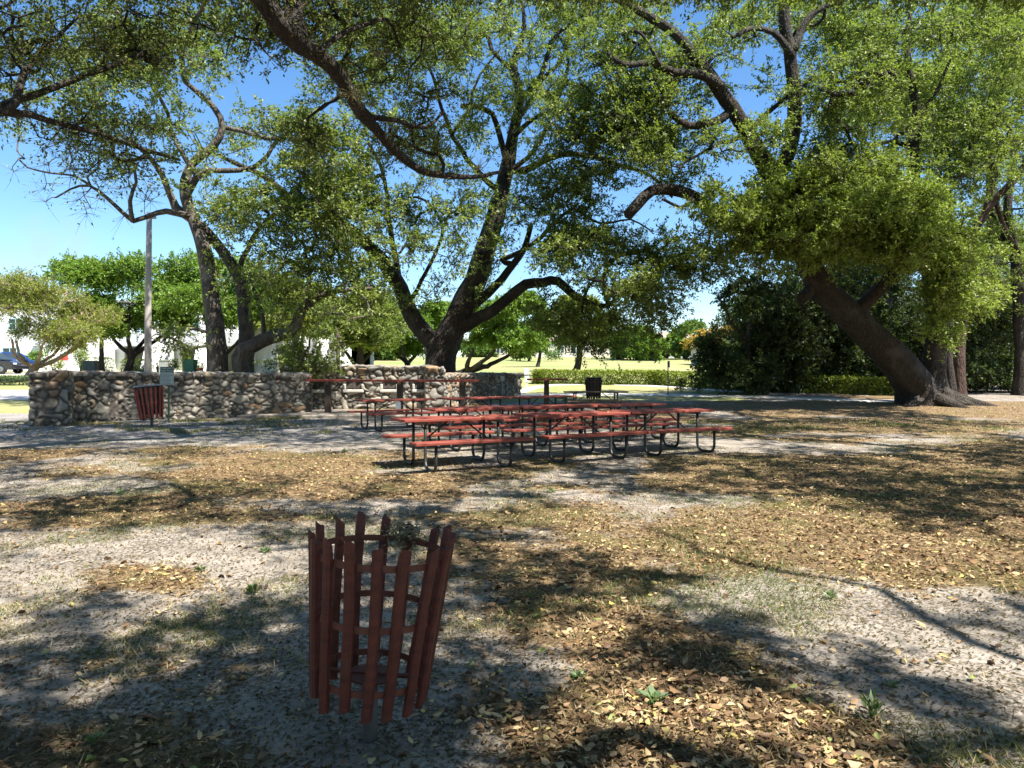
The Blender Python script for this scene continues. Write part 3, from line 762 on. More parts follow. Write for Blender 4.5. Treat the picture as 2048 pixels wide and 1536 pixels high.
# barbecue wall with four fireboxes
b0 = np.array([-8.75, 26.75]); b1 = np.array([-3.05, 27.1])
def ub(px): return (px-CX)/F*26.9-b0[0]
opens = []
for x0, x1 in ((621, 650), (692, 723), (765, 792), (829, 853)): opens.append((ub(x0), ub(x1), .86, 1.17))
bw, p0_, t_, n_ = stone_wall('barbecue_wall', b0, b1, 1.74, 1.72, .75, 'tall pale fieldstone barbecue wall with four square fireboxes', 5, .26, opens)
M['steel_dull'] = mat_noise('rusty_grill_steel', (.10, .09, .085), (.24, .22, .20), 12, .5, .1, 60, .7)
M['cast'] = mat_noise('weathered_pale_concrete', (.36, .34, .31), (.55, .53, .49), 5, .85, .2, 40)
loc = np.array(bw.location)
for (u0, u1, z0, z1) in opens:
    mb = MB(); um = (u0+u1)/2; w_ = u1-u0
    def q(u, dn, z): return np.array([p0_[0]+t_[0]*u+n_[0]*dn, p0_[1]+t_[1]*u+n_[1]*dn, z])-loc
    mb.box(q(um, .03, z0-.07), (w_+.20, .22, .12), bev=.03)
    mb.box(q(u0-.045, .03, z0+.10), (.09, .16, .20), bev=.03); mb.box(q(u1+.045, .03, z0+.10), (.09, .16, .20), bev=.03)
    mb.build('firebox_surround', M['cast'], bw)
    mb = MB()
    for k in range(6): mb.tube([q(u0+.03, -.02, z0+.045+.045*k), q(u1-.03, -.02, z0+.045+.045*k)], .011, 6)
    for u in (u0+.03, um, u1-.03): mb.tube([q(u, -.02, z0+.01), q(u, -.02, z1-.02)], .014, 6)
    mb.build('grill_grate', M['steel_dull'], bw)
stone_wall('stone_pier', (-3.30, 26.75), (-2.62, 26.85), 1.66, 1.64, .8, 'dark stone pier at the right end of the barbecue wall', 14, .30)
stone_wall('stone_wall', (-2.75, 27.3), (.38, 33.6), 1.42, 1.43, .5, 'stone wing wall running back to the right of the barbecue', 8, .21)

# ================================================================== PICNIC TABLES
def paint_wood(name, c1, c2, c3):
    m, nt, nd, lk = new_mat(name)
    tc = N(nd, 'ShaderNodeTexCoord'); mp = N(nd, 'ShaderNodeMapping'); mp.inputs['Scale'].default_value = (1.2, 9, 9); lk.new(tc.outputs['Object'], mp.inputs['Vector'])
    n1 = N(nd, 'ShaderNodeTexNoise', Scale=3.5, Detail=8, Roughness=.68); lk.new(mp.outputs[0], n1.inputs['Vector'])
    n2 = N(nd, 'ShaderNodeTexNoise', Scale=5, Detail=5, Roughness=.7); lk.new(tc.outputs['Object'], n2.inputs['Vector'])
    r = ramp(nd, [(.3, c1), (.6, c2)]); lk.new(n1.outputs['Fac'], r.inputs['Fac'])
    w = ramp(nd, [(.60, (0, 0, 0)), (.74, (.8, .8, .8))]); lk.new(n2.outputs['Fac'], w.inputs['Fac'])
    c = mixc(nd, lk, w.outputs[0], r.outputs[0], c3)
    b = N(nd, 'ShaderNodeBump', Strength=.35, Distance=.006); lk.new(n1.outputs['Fac'], b.inputs['Height'])
    p = N(nd, 'ShaderNodeBsdfPrincipled', Roughness=.62); lk.new(c, p.inputs['Base Color']); lk.new(b.outputs[0], p.inputs['Normal']); out(nd, lk, p.outputs[0]); return m
M['red_wood'] = paint_wood('faded_red_stained_planks', (.13, .022, .014), (.25, .048, .028), (.19, .065, .045))
M['old_wood'] = paint_wood('mossy_brown_planks', (.045, .032, .02), (.10, .07, .04), (.09, .10, .04))
M['bin_wood'] = paint_wood('dark_red_brown_slats', (.050, .010, .007), (.115, .024, .015), (.085, .040, .026))
M['bin_hoop'] = mat_noise('red_painted_hoop', (.09, .025, .016), (.16, .045, .03), 14, .55, .1, 50)
M['black_pipe'] = mat_noise('black_painted_pipe', (.012, .012, .013), (.035, .033, .032), 10, .42, .05, 60)
def picnic_table(L_, wood, label, loc, rz, group):
    t = thing('picnic_table', label, 'picnic table', loc, rz, group); t.scale = (1, 1, 1.05)
    mb = MB(); W_ = .74; k = 5; pw = W_/k
    for i in range(k): mb.box((random.uniform(-.008, .008), -W_/2+pw*(i+.5), .735+random.uniform(-.002, .002)), (L_, pw-.009, .042), bev=.006)
    mb.build('tabletop', wood, t)
    for s in (-1, 1):
        mb = MB()
        for i in (0, 1): mb.box((random.uniform(-.006, .006), s*(.70+(i-.5)*.132), .435+random.uniform(-.002, .002)), (L_, .125, .042), bev=.006)
        mb.build('seat', wood, t)
    for e in (-1, 1):
        x = e*(L_/2-.36)
        mb = MB(); mb.box((x, 0, .695), (.05, .66, .038)); mb.build('cross_support', M['black_pipe'], t)
        for s in (-1, 1):
            yi, yo, R = .27, .72, .13; pts = [(x, s*yi, .70), (x, s*yi, .40), (x, s*yi, R)]
            for k in range(1, 6):
                a = math.pi/2*k/5; pts.append((x, s*(yi+R-R*math.cos(a)), R+.026-R*math.sin(a)))
            pts.append((x, s*(yo-R), .026))
            for k in range(1, 6):
                a = math.pi/2*k/5; pts.append((x, s*(yo-R+R*math.sin(a)), R+.026-R*math.cos(a)))
            pts.append((x, s*yo, .40)); mb = MB(); mb.tube(pts, .025, 8)
            mb.box((x, s*.70, .405), (.05, .26, .018)); mb.build('leg', M['black_pipe'], t, True)
        mb = MB(); mb.tube([(x, -.25, .36), (x-e*.0, .25, .36)], .014, 6); mb.tube([(x, 0, .36), (e*(L_/2-.86), 0, .705)], .014, 6); mb.build('brace', M['black_pipe'], t, True)
    return t
TABLES = []
def row(pL, ang, L_, gaps, labels, group):
    d = np.array([math.cos(ang), math.sin(ang)]); s = 0
    for i, lb in enumerate(labels):
        c = pL+d*(s+L_/2); s += L_+gaps[i]
        picnic_table(L_, M['red_wood'], lb, (c[0], c[1], float(gz(c[0], c[1]))), ang+random.uniform(-.028, .028), group); TABLES.append((c[0], c[1], float(gz(c[0], c[1])), ang, L_))
def top_pt(x, y, z=.795): d = F*(H-z)/(y-YH); return np.array([(x-CX)/F*d, d])
GRP = 'red picnic tables in three end-to-end rows'
A1 = math.radians(28.2); pl = top_pt(811, 839)+.37*np.array([-math.sin(A1), math.cos(A1)])
row(pl, A1, 1.97, (.27, .06, 0), ['red picnic table nearest the camera, left end of the front row', 'red picnic table in the middle of the front row', 'red picnic table at the right end of the front row, over open sunny sand'], GRP)
A2 = math.radians(29.5); pl = top_pt(840, 816)-.37*np.array([-math.sin(A2), math.cos(A2)])
row(pl, A2, 1.88, (.06, .06, 0), ['red picnic table at the shaded left end of the middle row', 'red picnic table in the centre of the middle row', 'red picnic table with sunlit top at the right end of the middle row'], GRP)
A3 = math.radians(32); pl = top_pt(706, 799)-.37*np.array([-math.sin(A3), math.cos(A3)])
row(pl, A3, 2.02, (.42, .28, 0), ['red picnic table in the back row, closest to the barbecue wall', 'red picnic table in the middle of the back row', 'red picnic table at the far right end of the back row'], GRP)
picnic_table(2.2, M['old_wood'], 'dark mossy brown picnic table standing apart in front of the far litter basket', (2.98, 25.0, float(gz(2.98, 25.0))), .05, 'picnic tables')

rng = np.random.default_rng(61); pos = []
for (x, y, z, a, L_) in TABLES:
    k = rng.integers(10, 26); u = (rng.random(k)-.5)*L_*.95; v = (rng.random(k)-.5)*.66; sit = rng.random(k) < .25
    v = np.where(sit, np.sign(v)*(.70+.08*(rng.random(k)-.5)), v); pos += [(x+math.cos(a)*p-math.sin(a)*q, y+math.sin(a)*p+math.cos(a)*q, z+(.486 if t else .803)) for p, q, t in zip(u, v, sit)]
pos = np.array(pos); n = len(pos); a = rng.random(n)*6.283
o = link('fallen_leaves', leaf_mesh('fallen_leaves', pos, np.stack([np.cos(a), np.sin(a), .12*rng.normal(size=n)], 1), rng.normal(size=(n, 3))*.25+np.array([0, 0, 1.]), .05+.03*rng.random(n), .026, .3+.6*rng.random(n)), M['litter'])
tag(o, 'dry fallen leaves lying on the red picnic tables', 'leaf litter', kind='stuff')
M['post_brown'] = mat_noise('dark_brown_post', (.03, .02, .016), (.07, .045, .035), 6, .7, .2, 30, stretch=(1, 1, .3))
def counter(name, label, segs, posts, d0, d1, zt_):
    c = P((segs[0][0]+segs[-1][1])/2, YH, (d0+d1)/2); root = thing(name, label, 'counter', (c[0], c[1], float(gz(c[0], c[1]))))
    x0, x1 = segs[0][0], segs[-1][1]
    def at(px):
        f = (px-x0)/(x1-x0); d = d0+(d1-d0)*f; return np.array([(px-CX)/F*d, d])
    lo = np.array(root.location)
    for a, b in segs:
        A, B = at(a), at(b); ang = math.atan2(*(B-A)[::-1]); mb = MB(); R = Matrix.Rotation(ang, 3, 'Z'); m_ = (A+B)/2; ln = np.linalg.norm(B-A)
        for k in (-1, 0, 1):
            o = R @ Vector((0, k*.17, 0)); mb.box((m_[0]+o.x-lo[0], m_[1]+o.y-lo[1], zt_-.045-lo[2]), (ln-.01, .162, .075), R, .008)
        mb.build('countertop', M['red_wood'], root)
    for px in posts:
        A = at(px); g = float(gz(*A)); mb = MB(); mb.box((A[0]-lo[0], A[1]-lo[1], (g+zt_-.09)/2-lo[2]), (.20, .20, zt_-.09-g), bev=.012); mb.box((A[0]-lo[0], A[1]-lo[1], zt_-.14-lo[2]), (.12, .56, .10), bev=.01)
        mb.build('pedestal', M['post_brown'], root)
    return root
counter('serving_counter', 'long red plank serving counter on three posts in front of the barbecue wall', [(617, 806), (806.6, 956)], [656, 800, 925], 24.5, 23.7, 1.265)
counter('standing_counter', 'short red plank counter on one post beside the white sign', [(1056, 1133)], [1093], 27.6, 27.9, 1.27)
M['white_notice'] = mat_noise('white_enamel', (.74, .74, .74), (.82, .82, .82), 5, .4, .02, 20)
mb = MB(); A = P(795, 0, 23.62)
mb.box((A[0]-.02, 23.90, .37), (.17, .012, .36), bev=.004); tag(mb.build('notice_card', M['white_notice']), 'white notice card fixed low on the middle counter post', 'notice')

# ================================================================== LITTER BASKETS
def basket(loc, label, sc_, lean, lean_az, nsl=16, liner=None, rtop=.270, rbot=.208, wood=None, full=False):
    root = thing('litter_basket', label, 'litter basket', loc, 0, 'slatted park litter baskets')
    root.scale = (sc_, sc_, sc_)
    T = Matrix.Translation((0, 0, .18)) @ Matrix.Rotation(lean, 4, Vector((-math.sin(lean_az), math.cos(lean_az), 0)).normalized()) @ Matrix.Translation((0, 0, -.18))
    z0, z1 = .20, .865; rnd = random.Random(int(loc[0]*100))
    def rad(z): return rbot+(rtop-rbot)*(z-z0)/(z1-z0)
    for i in range(nsl):
        a = 2*math.pi*(i+.35)/nsl+rnd.uniform(-.06, .06); mb = MB(); w = .041; th = .025; zb = z0+rnd.uniform(-.025, .016); ze = z1+rnd.uniform(-.03, .022)
        u = Vector((-math.sin(a), math.cos(a), 0)); o = Vector((math.cos(a), math.sin(a), 0)); ring = []
        prof = [(-w/2, 0), (-w/2, th*.6), (-w*.28, th), (w*.28, th), (w/2, th*.6), (w/2, 0)]
        sw = rnd.uniform(-.02, .02); vs = []; nz = 9
        for k in range(nz+1):
            f = k/nz; z = zb+(ze-zb)*f
            for (p, q) in prof:
                zz = z
                if k == nz: zz = z-.030*max(0, abs(p)/(w/2)-.25)+.012*rnd.uniform(-1, 1)
                if k == 0: zz = z+.012*(p/w)
                b = u*(p+sw*f+.004*math.sin(f*5+i))+o*(rad(z)+.006+q); vs.append(Vector((b.x, b.y, zz)))
        n = len(prof); fs = []
        for k in range(nz):
            for j in range(n): fs.append((k*n+j, k*n+(j+1) % n, (k+1)*n+(j+1) % n, (k+1)*n+j))
        fs.append(tuple(range(n-1, -1, -1))); fs.append(tuple(nz*n+j for j in range(n)))
        mb.add([T @ v for v in vs], fs)
        mb.build('slat', wood or M['bin_wood'], root)
    for z in (.765, .525, .275):
        mb = MB(); n = 40; vs = []; r = rad(z)
        for k in range(n):
            a = 2*math.pi*k/n
            for (rr, zz) in ((r+.005, z-.013), (r+.005, z+.013), (r-.001, z+.013), (r-.001, z-.013)): vs.append(T @ Vector((rr*math.cos(a), rr*math.sin(a), zz)))
        fs = []
        for k in range(n):
            for j in range(4): fs.append((k*4+j, ((k+1) % n)*4+j, ((k+1) % n)*4+(j+1) % 4, k*4+(j+1) % 4))
        mb.add(vs, fs); 
        for i in range(nsl):                                       # bolt heads
            a = 2*math.pi*(i+.35)/nsl; mb.box(T @ Vector(((r-.006)*math.cos(a), (r-.006)*math.sin(a), z)), (.012, .012, .012), bev=.003)
        mb.build('hoop', M['bin_hoop'], root)
    mb = MB(); c = T @ Vector((0, 0, .27)); mb.tube([(0, 0, -.1), (.004, 0, .12), c], .030, 10); mb.build('post', M['post_iron'], root, True)
    mb = MB(); mb.lathe([(.001, .262), (.10, .262), (.10, .27), (.001, .27)], 16); mb.v = [tuple(T @ Vector(v)) for v in mb.v]
    for a in (0, math.pi/2):
        r = rad(.27); mb.tube([T @ Vector((-r*math.cos(a), -r*math.sin(a), .272)), T @ Vector((r*math.cos(a), r*math.sin(a), .272))], .010, 6)
    mb.build('base_plate', M['bin_hoop'], root)
    if liner:
        mb = MB(); mb.lathe([(rad(.28)-.02, .28), (rad(.6)-.012, .60), (rtop-.012, .86), (rtop-.004, .905), (rtop+.022, .915), (rtop+.026, .885), (rtop+.012, .875)], 32)
        mb.v = [tuple(T @ Vector((x*(1+.02*math.sin(7*math.atan2(y, x))), y, z+.006*math.sin(5*math.atan2(y, x))))) for x, y, z in mb.v]
        mb.build('bin_liner', liner, root, True)
    return root, T
M['post_iron'] = mat_noise('bare_iron_post', (.05, .048, .05), (.12, .115, .115), 9, .6, .15, 50)
M['bag_black'] = mat_noise('black_bin_liner', (.012, .013, .016), (.03, .032, .038), 6, .3, .25, 14)
M['bag_silver'] = mat_noise('grey_rolled_rim', (.16, .17, .20), (.34, .36, .40), 6, .45, .2, 16)
g1 = GP(738, 1478)
b1_, T1_ = basket((g1[0], g1[1], float(gz(g1[0], g1[1]))), 'empty dark red slatted litter basket leaning on its post in the foreground', 1.0, math.radians(5.0), 0.25)
g2 = GP(303, 854)
M['bin_wood_red'] = paint_wood('red_slats', (.20, .038, .030), (.33, .07, .05), (.2, .08, .06))
b2_, T2_ = basket((g2[0], g2[1], float(gz(g2[0], g2[1]))), 'tilted red slatted litter basket with grey rimmed liner beside the green sign', 1.24, math.radians(6), math.pi*.95, 18, M['bag_black'], wood=M['bin_wood_red'])
mb = MB(); mb.tube([T2_ @ Vector((.292*math.cos(a*math.pi/16), .292*math.sin(a*math.pi/16), .905)) for a in range(33)], .020, 8, False); mb.build('rolled_rim', M['bag_silver'], b2_, True)
g3 = np.array([(1187-CX)/F*29.0, 29.0])
b3_, T3_ = basket((g3[0], g3[1], float(gz(*g3))), 'dark slatted litter basket with black liner behind the mossy table', 1.22, 0, 0, 15, M['bag_black'], wood=M['post_brown'])
# dry moss and twigs caught on the near basket's hoop
rng = np.random.default_rng(21); n = 380
cen = np.array(b1_.location)+np.array(T1_ @ Vector((.055, .255, .80)))
pos = cen+rng.normal(size=(n, 3))*np.array([.038, .018, .030])+np.array([0, 0, -.05])*rng.random((n, 1))*(rng.random((n, 1)) < .5)
ax = rng.normal(size=(n, 3)); ax[:, 2] = np.abs(ax[:, 2])*.5-.4*(rng.random(n))
me = leaf_mesh('dry_foliage', pos-cen, ax, rng.normal(size=(n, 3)), .018+.04*rng.random(n), .007+.005*rng.random(n), .35+.65*rng.random(n))
o = link('dry_foliage', me, M['air_plant']); o.location = cen; tag(o, 'tuft of dry grey leaves and twigs caught on the near basket rim', 'dry foliage')
mb = MB(); rnd = random.Random(4)
for k in range(16):
    a = Vector((rnd.uniform(-.10, .10), rnd.uniform(-.05, .03), rnd.uniform(-.06, .05))); b = a+Vector((rnd.uniform(-.09, .09), rnd.uniform(-.04, .04), rnd.uniform(-.10, .10)))
    m_ = (a+b)/2+Vector((0, 0, .02)); mb.tube([a, m_, b], [.0022, .0018, .001], 4)
o2 = mb.build('twigs', M['fern_dry'], o)

# ================================================================== SIGNS, POSTS
M['green_sign'] = mat_noise('green_sign_face', (.006, .05, .034), (.010, .065, .045), 4, .45, .02, 20)
M['pale_sign'] = mat_noise('pale_green_white_sign_face', (.40, .47, .47), (.48, .55, .54), 4, .5, .02, 20)
M['green_post'] = mat_noise('green_channel_post', (.02, .07, .05), (.04, .10, .07), 8, .5, .1, 30)
M['sign_ink'] = mat_noise('green_grey_ink', (.05, .10, .09), (.08, .14, .12), 4, .6, 0, 20)
M['white_ink'] = mat_noise('white_lettering', (.62, .70, .68), (.7, .76, .74), 4, .6, 0, 20)
def text_mesh(body, size, mat, parent, loc, name='lettering'):
    cu = bpy.data.curves.new('lettering', 'FONT'); cu.body = body; cu.size = size; cu.align_x = 'CENTER'; cu.align_y = 'CENTER'; cu.extrude = .0015
    tmp = bpy.data.objects.new('lettering', cu); COL.objects.link(tmp); dg = bpy.context.evaluated_depsgraph_get()
    me = bpy.data.meshes.new_from_object(tmp.evaluated_get(dg)); bpy.data.objects.remove(tmp); bpy.data.curves.remove(cu)
    me.transform(Matrix.Translation(loc) @ Matrix.Rotation(math.pi/2, 4, 'X')); me.materials.clear()
    return link(name, me, mat, parent)
gs = GP(336, 846); sg = thing('rules_sign', 'green and white community table rules sign on a green post beside the tilted basket', 'sign', (gs[0], gs[1], float(gz(gs[0], gs[1]))))
ds = gs[1]; s_ = ds/F; zs = lambda y: H-(y-YH)*s_-float(gz(gs[0], gs[1])); xs = lambda x: (x-336)*s_
mb = MB(); mb.box((.01, .02, zs(737)/2), (.05, .03, zs(737))); mb.build('post', M['green_post'], sg)
pw, pt, pb = 27.5*s_, zs(733.5), zs(770); hx = xs(334); hs = pt-(pt-pb)*.31
mb = MB(); mb.box((hx, -.004, (pt+pb)/2), (pw, .012, pt-pb), bev=.005); mb.build('sign_panel', M['pale_sign'], sg)
mb = MB(); mb.box((hx, -.012, (pt+hs)/2), (pw-.006, .008, pt-hs-.006), bev=.003); mb.build('header', M['green_sign'], sg)
text_mesh('COMMUNITY', .078, M['white_ink'], sg, (hx, -.018, hs+(pt-hs)*.68)); text_mesh('TABLE RULES', .070, M['white_ink'], sg, (hx, -.018, hs+(pt-hs)*.28))
mb = MB(); rnd = random.Random(3)
for k in range(8):
    z = hs-.05-k*(hs-pb-.08)/7.6; L_ = pw*.78*rnd.uniform(.6, 1); x = hx-pw*.39
    while x < hx-pw*.39+L_:
        w = rnd.uniform(.018, .05); mb.box((x+w/2, -.0115, z), (w, .003, .014)); x += w+.012
mb.build('small_print', M['sign_ink'], sg)
mb = MB()
for (cx_, cz_, sx_, sz_) in ((hx, pb+.018, pw-.04, .007), (hx-pw/2+.018, (hs+pb)/2, .007, hs-pb-.05), (hx+pw/2-.018, (hs+pb)/2, .007, hs-pb-.05)): mb.box((cx_, -.0115, cz_), (sx_, .003, sz_))
mb.build('border', M['green_sign'], sg)

gw = GD(1053, 36.5); s_ = 36.5/F
wsn = thing('white_sign', 'white two-panel sign on a white post at the bend of the path', 'sign', (gw[0], gw[1], float(gz(gw[0], gw[1])))); b_ = wsn.location.z; zz = lambda y: H-(y-YH)*s_-b_
mb = MB(); mb.box((0, .03, zz(738)/2), (.08, .05, zz(738))); mb.build('post', M['white_notice'], wsn)
mb = MB(); mb.box((0, -.01, (zz(736.5)+zz(749))/2), (10*s_, .03, zz(736.5)-zz(749)), bev=.008); mb.build('upper_panel', M['white_notice'], wsn)
mb = MB(); mb.box((.02, -.01, (zz(751.5)+zz(764))/2), (9.5*s_, .03, zz(751.5)-zz(764)), bev=.008); mb.build('lower_panel', M['white_notice'], wsn)
mb = MB(); mb.box((0, -.03, zz(750.2)), (7*s_, .02, .02)); mb.build('bracket', M['steel_dull'], wsn)

gm = GD(1005, 30.6); s_ = 30.6/F
mt = thing('meter_box', 'small grey meter box on a thin post before the wing wall', 'meter box', (gm[0], gm[1], float(gz(gm[0], gm[1])))); b_ = mt.location.z; zz = lambda y: H-(y-YH)*s_-b_
M['grey_metal'] = mat_noise('grey_galvanised', (.30, .31, .32), (.44, .45, .46), 9, .45, .05, 40, .4)
mb = MB(); mb.tube([(0, 0, -.1), (0, 0, zz(757))], .022, 8); mb.build('post', M['grey_metal'], mt, True)
mb = MB(); mb.box((0, -.02, (zz(752)+zz(762))/2), (.19, .12, zz(752)-zz(762)), bev=.012); mb.box((0, -.085, (zz(752)+zz(762))/2), (.13, .014, .13), bev=.004); mb.build('box', M['grey_metal'], mt)

gp_ = GP(1336, 791.5); s_ = gp_[1]/F
tp = thing('sign_post', 'thin dark post with a sign seen edge-on, in front of the lime hedge', 'sign post', (gp_[0], gp_[1], float(gz(gp_[0], gp_[1])))); b_ = tp.location.z; zz = lambda y: H-(y-YH)*s_-b_
mb = MB(); mb.box((0, 0, zz(722)/2-.05), (.045, .045, zz(722)+.1)); mb.build('post', M['post_iron'], tp)
mb = MB(); mb.box((.035, .0, (zz(722)+zz(735))/2), (.02, .28, zz(722)-zz(735)), Matrix.Rotation(.15, 3, 'Z'), .004); mb.build('sign_plate', M['grey_metal'], tp)

M['pole_wood'] = mat_noise('weathered_grey_pole', (.22, .19, .165), (.40, .36, .32), 4, .85, .3, 30, stretch=(1, 1, .12), c3=(.30, .26, .22))
gu = GD(296, 33); up_ = thing('utility_pole', 'tall weathered grey wooden utility pole behind the stone wall', 'utility pole', (gu[0], gu[1], gu[2]))
zt_ = H+(745-425)*33/F-gu[2]
mb = MB(); mb.tube([(0, 0, -.5), (0, 0, zt_*.35), (.03, 0, zt_*.7), (.06, 0, zt_)], [.165, .155, .135, .115], 16); mb.build('shaft', M['pole_wood'], up_, True)
mb = MB(); mb.box((.14, -.02, zt_-.25), (.5, .10, .10), bev=.01); mb.build('crossarm', M['pole_wood'], up_)
mb = MB()
for x in (-.06, .34): mb.lathe([(.001, 0), (.035, 0), (.04, .04), (.02, .07), (.03, .10), (.001, .11)], 10, (x, -.02, zt_-.2))
mb.build('insulators', M['white_notice'], up_)
gq = GD(676, 45); wp = thing('wooden_post', 'dark brown post before the right end of the white building', 'post', gq)
mb = MB(); mb.tube([(0, 0, -.2), (0, 0, 3.4)], .13, 10); mb.build('shaft', M['post_brown'], wp, True)
mb = MB(); mb.lathe([(.001, 3.46), (.10, 3.45), (.15, 3.4), (.15, 3.36)], 10); mb.build('cap', M['post_brown'], wp)

# ================================================================== WHITE TOWNHOUSES
M['stucco'] = mat_noise('white_stucco', (.70, .71, .73), (.80, .80, .81), 1.2, .9, .3, 26, c3=(.76, .76, .77))
M['stucco_grey'] = mat_noise('grey_stucco', (.50, .52, .56), (.58, .60, .63), 1.2, .9, .3, 26)
M['glass_dark'] = mat_noise('dark_window_glass', (.02, .03, .035), (.05, .065, .075), 2, .08, 0, 10)
M['door_white'] = mat_noise('white_door', (.66, .66, .66), (.74, .74, .74), 3, .45, .02, 20)
M['roof_grey'] = mat_noise('grey_roof', (.16, .15, .15), (.26, .25, .24), 6, .9, .3, 30)
M['teal_frame'] = mat_noise('pale_teal_frame', (.35, .60, .62), (.45, .68, .70), 4, .5, .02, 20)
def townhouse(name, label, x0, x1, yf, zb, hgt, depth, openings, fins, windows, doors=()):
    """openings: (x0, x1, height) recessed entrances; fins: (x, width, foot reach, head reach)"""
    root = thing(name, label, 'building', ((x0+x1)/2, yf, zb)); cx = (x0+x1)/2
    mb = MB(); xs_ = sorted(openings); cur = x0
    for (a, b, h) in xs_+[(x1, x1, 0)]:
        if a > cur: mb.box(((cur+a)/2-cx, .15, hgt/2-.4), (a-cur, .3, hgt+.8))
        if b > a: mb.box(((a+b)/2-cx, .15, (h+hgt)/2), (b-a, .3, hgt-h))
        cur = b
    mb.box((0, depth/2, hgt/2-.4), (x1-x0, depth-4.2, hgt+.8)); mb.box((x0+.15-cx, depth/2, hgt/2-.4), (.3, depth-.62, hgt+.79)); mb.box((x1-.15-cx, depth/2, hgt/2-.4), (.3, depth-.62, hgt+.79))
    mb.build('wall', M['stucco'], root)
    mb = MB(); mb.box((0, depth/2, hgt+.16), (x1-x0+.5, depth+.5, .30), bev=.03); mb.build('roof', M['roof_grey'], root)
    for (x, w, foot, head) in fins:
        mb = MB(); q = [(0, -.4), (-foot, -.4), (-foot, .2), (-head, hgt*.62), (-head, hgt-.05), (0, hgt-.05)]; vs = [(x-cx-w/2, y-.004, z) for y, z in q]+[(x-cx+w/2, y-.004, z) for y, z in q]; n = len(q)
        mb.add(vs, [tuple(range(n)), tuple(range(2*n-1, n-1, -1))]+[(i, i+n, (i+1) % n+n, (i+1) % n) for i in range(n)]); mb.build('buttress', M['stucco'], root)
    for (a, b, h) in openings:
        mb = MB(); mb.box(((a+b)/2-cx, -.45, h+.65), (b-a+.1, .88, 1.25), bev=.02); mb.build('balcony_front', M['stucco_grey'], root)
        dw = min(.95, (b-a)*.55); mb = MB(); mb.box((b-dw*.62-cx, 2.06, 1.04), (dw, .06, 2.08), bev=.01)
        d = mb.build('door', M['door_white'], root); m2 = MB(); m2.lathe([(.001, 0), (.035, .01), (.035, .05), (.001, .06)], 8); m2.v = [(b-dw-cx+.08+p[0], 2.03-p[2], 1.0+p[1]) for p in m2.v]; m2.build('handle', M['steel_dull'], d)
    for (x, z, w, h) in windows:
        mb = MB(); f = .06
        for (ox, oz, sx, sz) in ((0, h/2, w+.1, f), (0, -h/2, w+.1, f), (-w/2, 0, f, h), (w/2, 0, f, h), (0, 0, .05, h), (0, .05, w, .05)): mb.box((x-cx+ox, -.035, z+oz), (sx, .07 if f == sx or f == sz else .05, sz))
        wd = mb.build('window', M['teal_frame'], root); mb = MB(); mb.box((x-cx, -.012, z), (w, .02, h)); mb.build('glass', M['glass_dark'], wd)
    return root
k_ = 65/F; X_ = lambda px: (px-CX)*k_
townhouse('townhouse', 'long white stucco townhouse row with sloping buttresses and recessed entrances', X_(-260), X_(500), 65, 1.58, 6.3, 11,
          [(X_(-120), X_(-75), 2.3), (X_(79), X_(97), 2.3), (X_(103), X_(121), 2.3), (X_(249), X_(291), 2.3), (X_(364), X_(404), 2.35), (X_(455), X_(480), 2.3)],
          [(X_(-60), .35, 2.0, .7), (X_(99.8), .26, 2.0, .5), (X_(124), .3, 2.2, .7), (X_(194), .35, 2.3, .8), (X_(228), .5, 2.4, .8), (X_(309), .35, 2.2, .7), (X_(347), .4, 2.2, .6), (X_(409), .35, 2.1, .7)],
          [(X_(281), 3.75, 1.1, .95), (X_(180), 1.75, .45, .75), (X_(32), 4.4, 1.2, 1.0), (X_(110), 4.4, 1.2, 1.0), (X_(150), 4.2, .9, 1.0), (X_(385), 4.4, 1.2, 1.0), (X_(330), 4.3, 1.0, 1.0), (X_(20), 1.6, 1.3, 1.2)])
k_ = 57/F
townhouse('townhouse', 'white stucco townhouse end block with tall plain panels beyond the forked ficus', X_(500), X_(691), 57, 1.45, 5.6, 12,
          [(X_(560), X_(590), 2.2)], [(X_(508), .4, 2.0, .6), (X_(556), .3, 1.6, .6), (X_(612), .35, 1.5, .9), (X_(646), .35, 1.5, .9), (X_(687), .35, 1.2, .9)],
          [(X_(535), 3.9, 1.0, 1.0), (X_(629), 3.9, 1.0, 1.0), (X_(668), 3.9, .9, .9)])
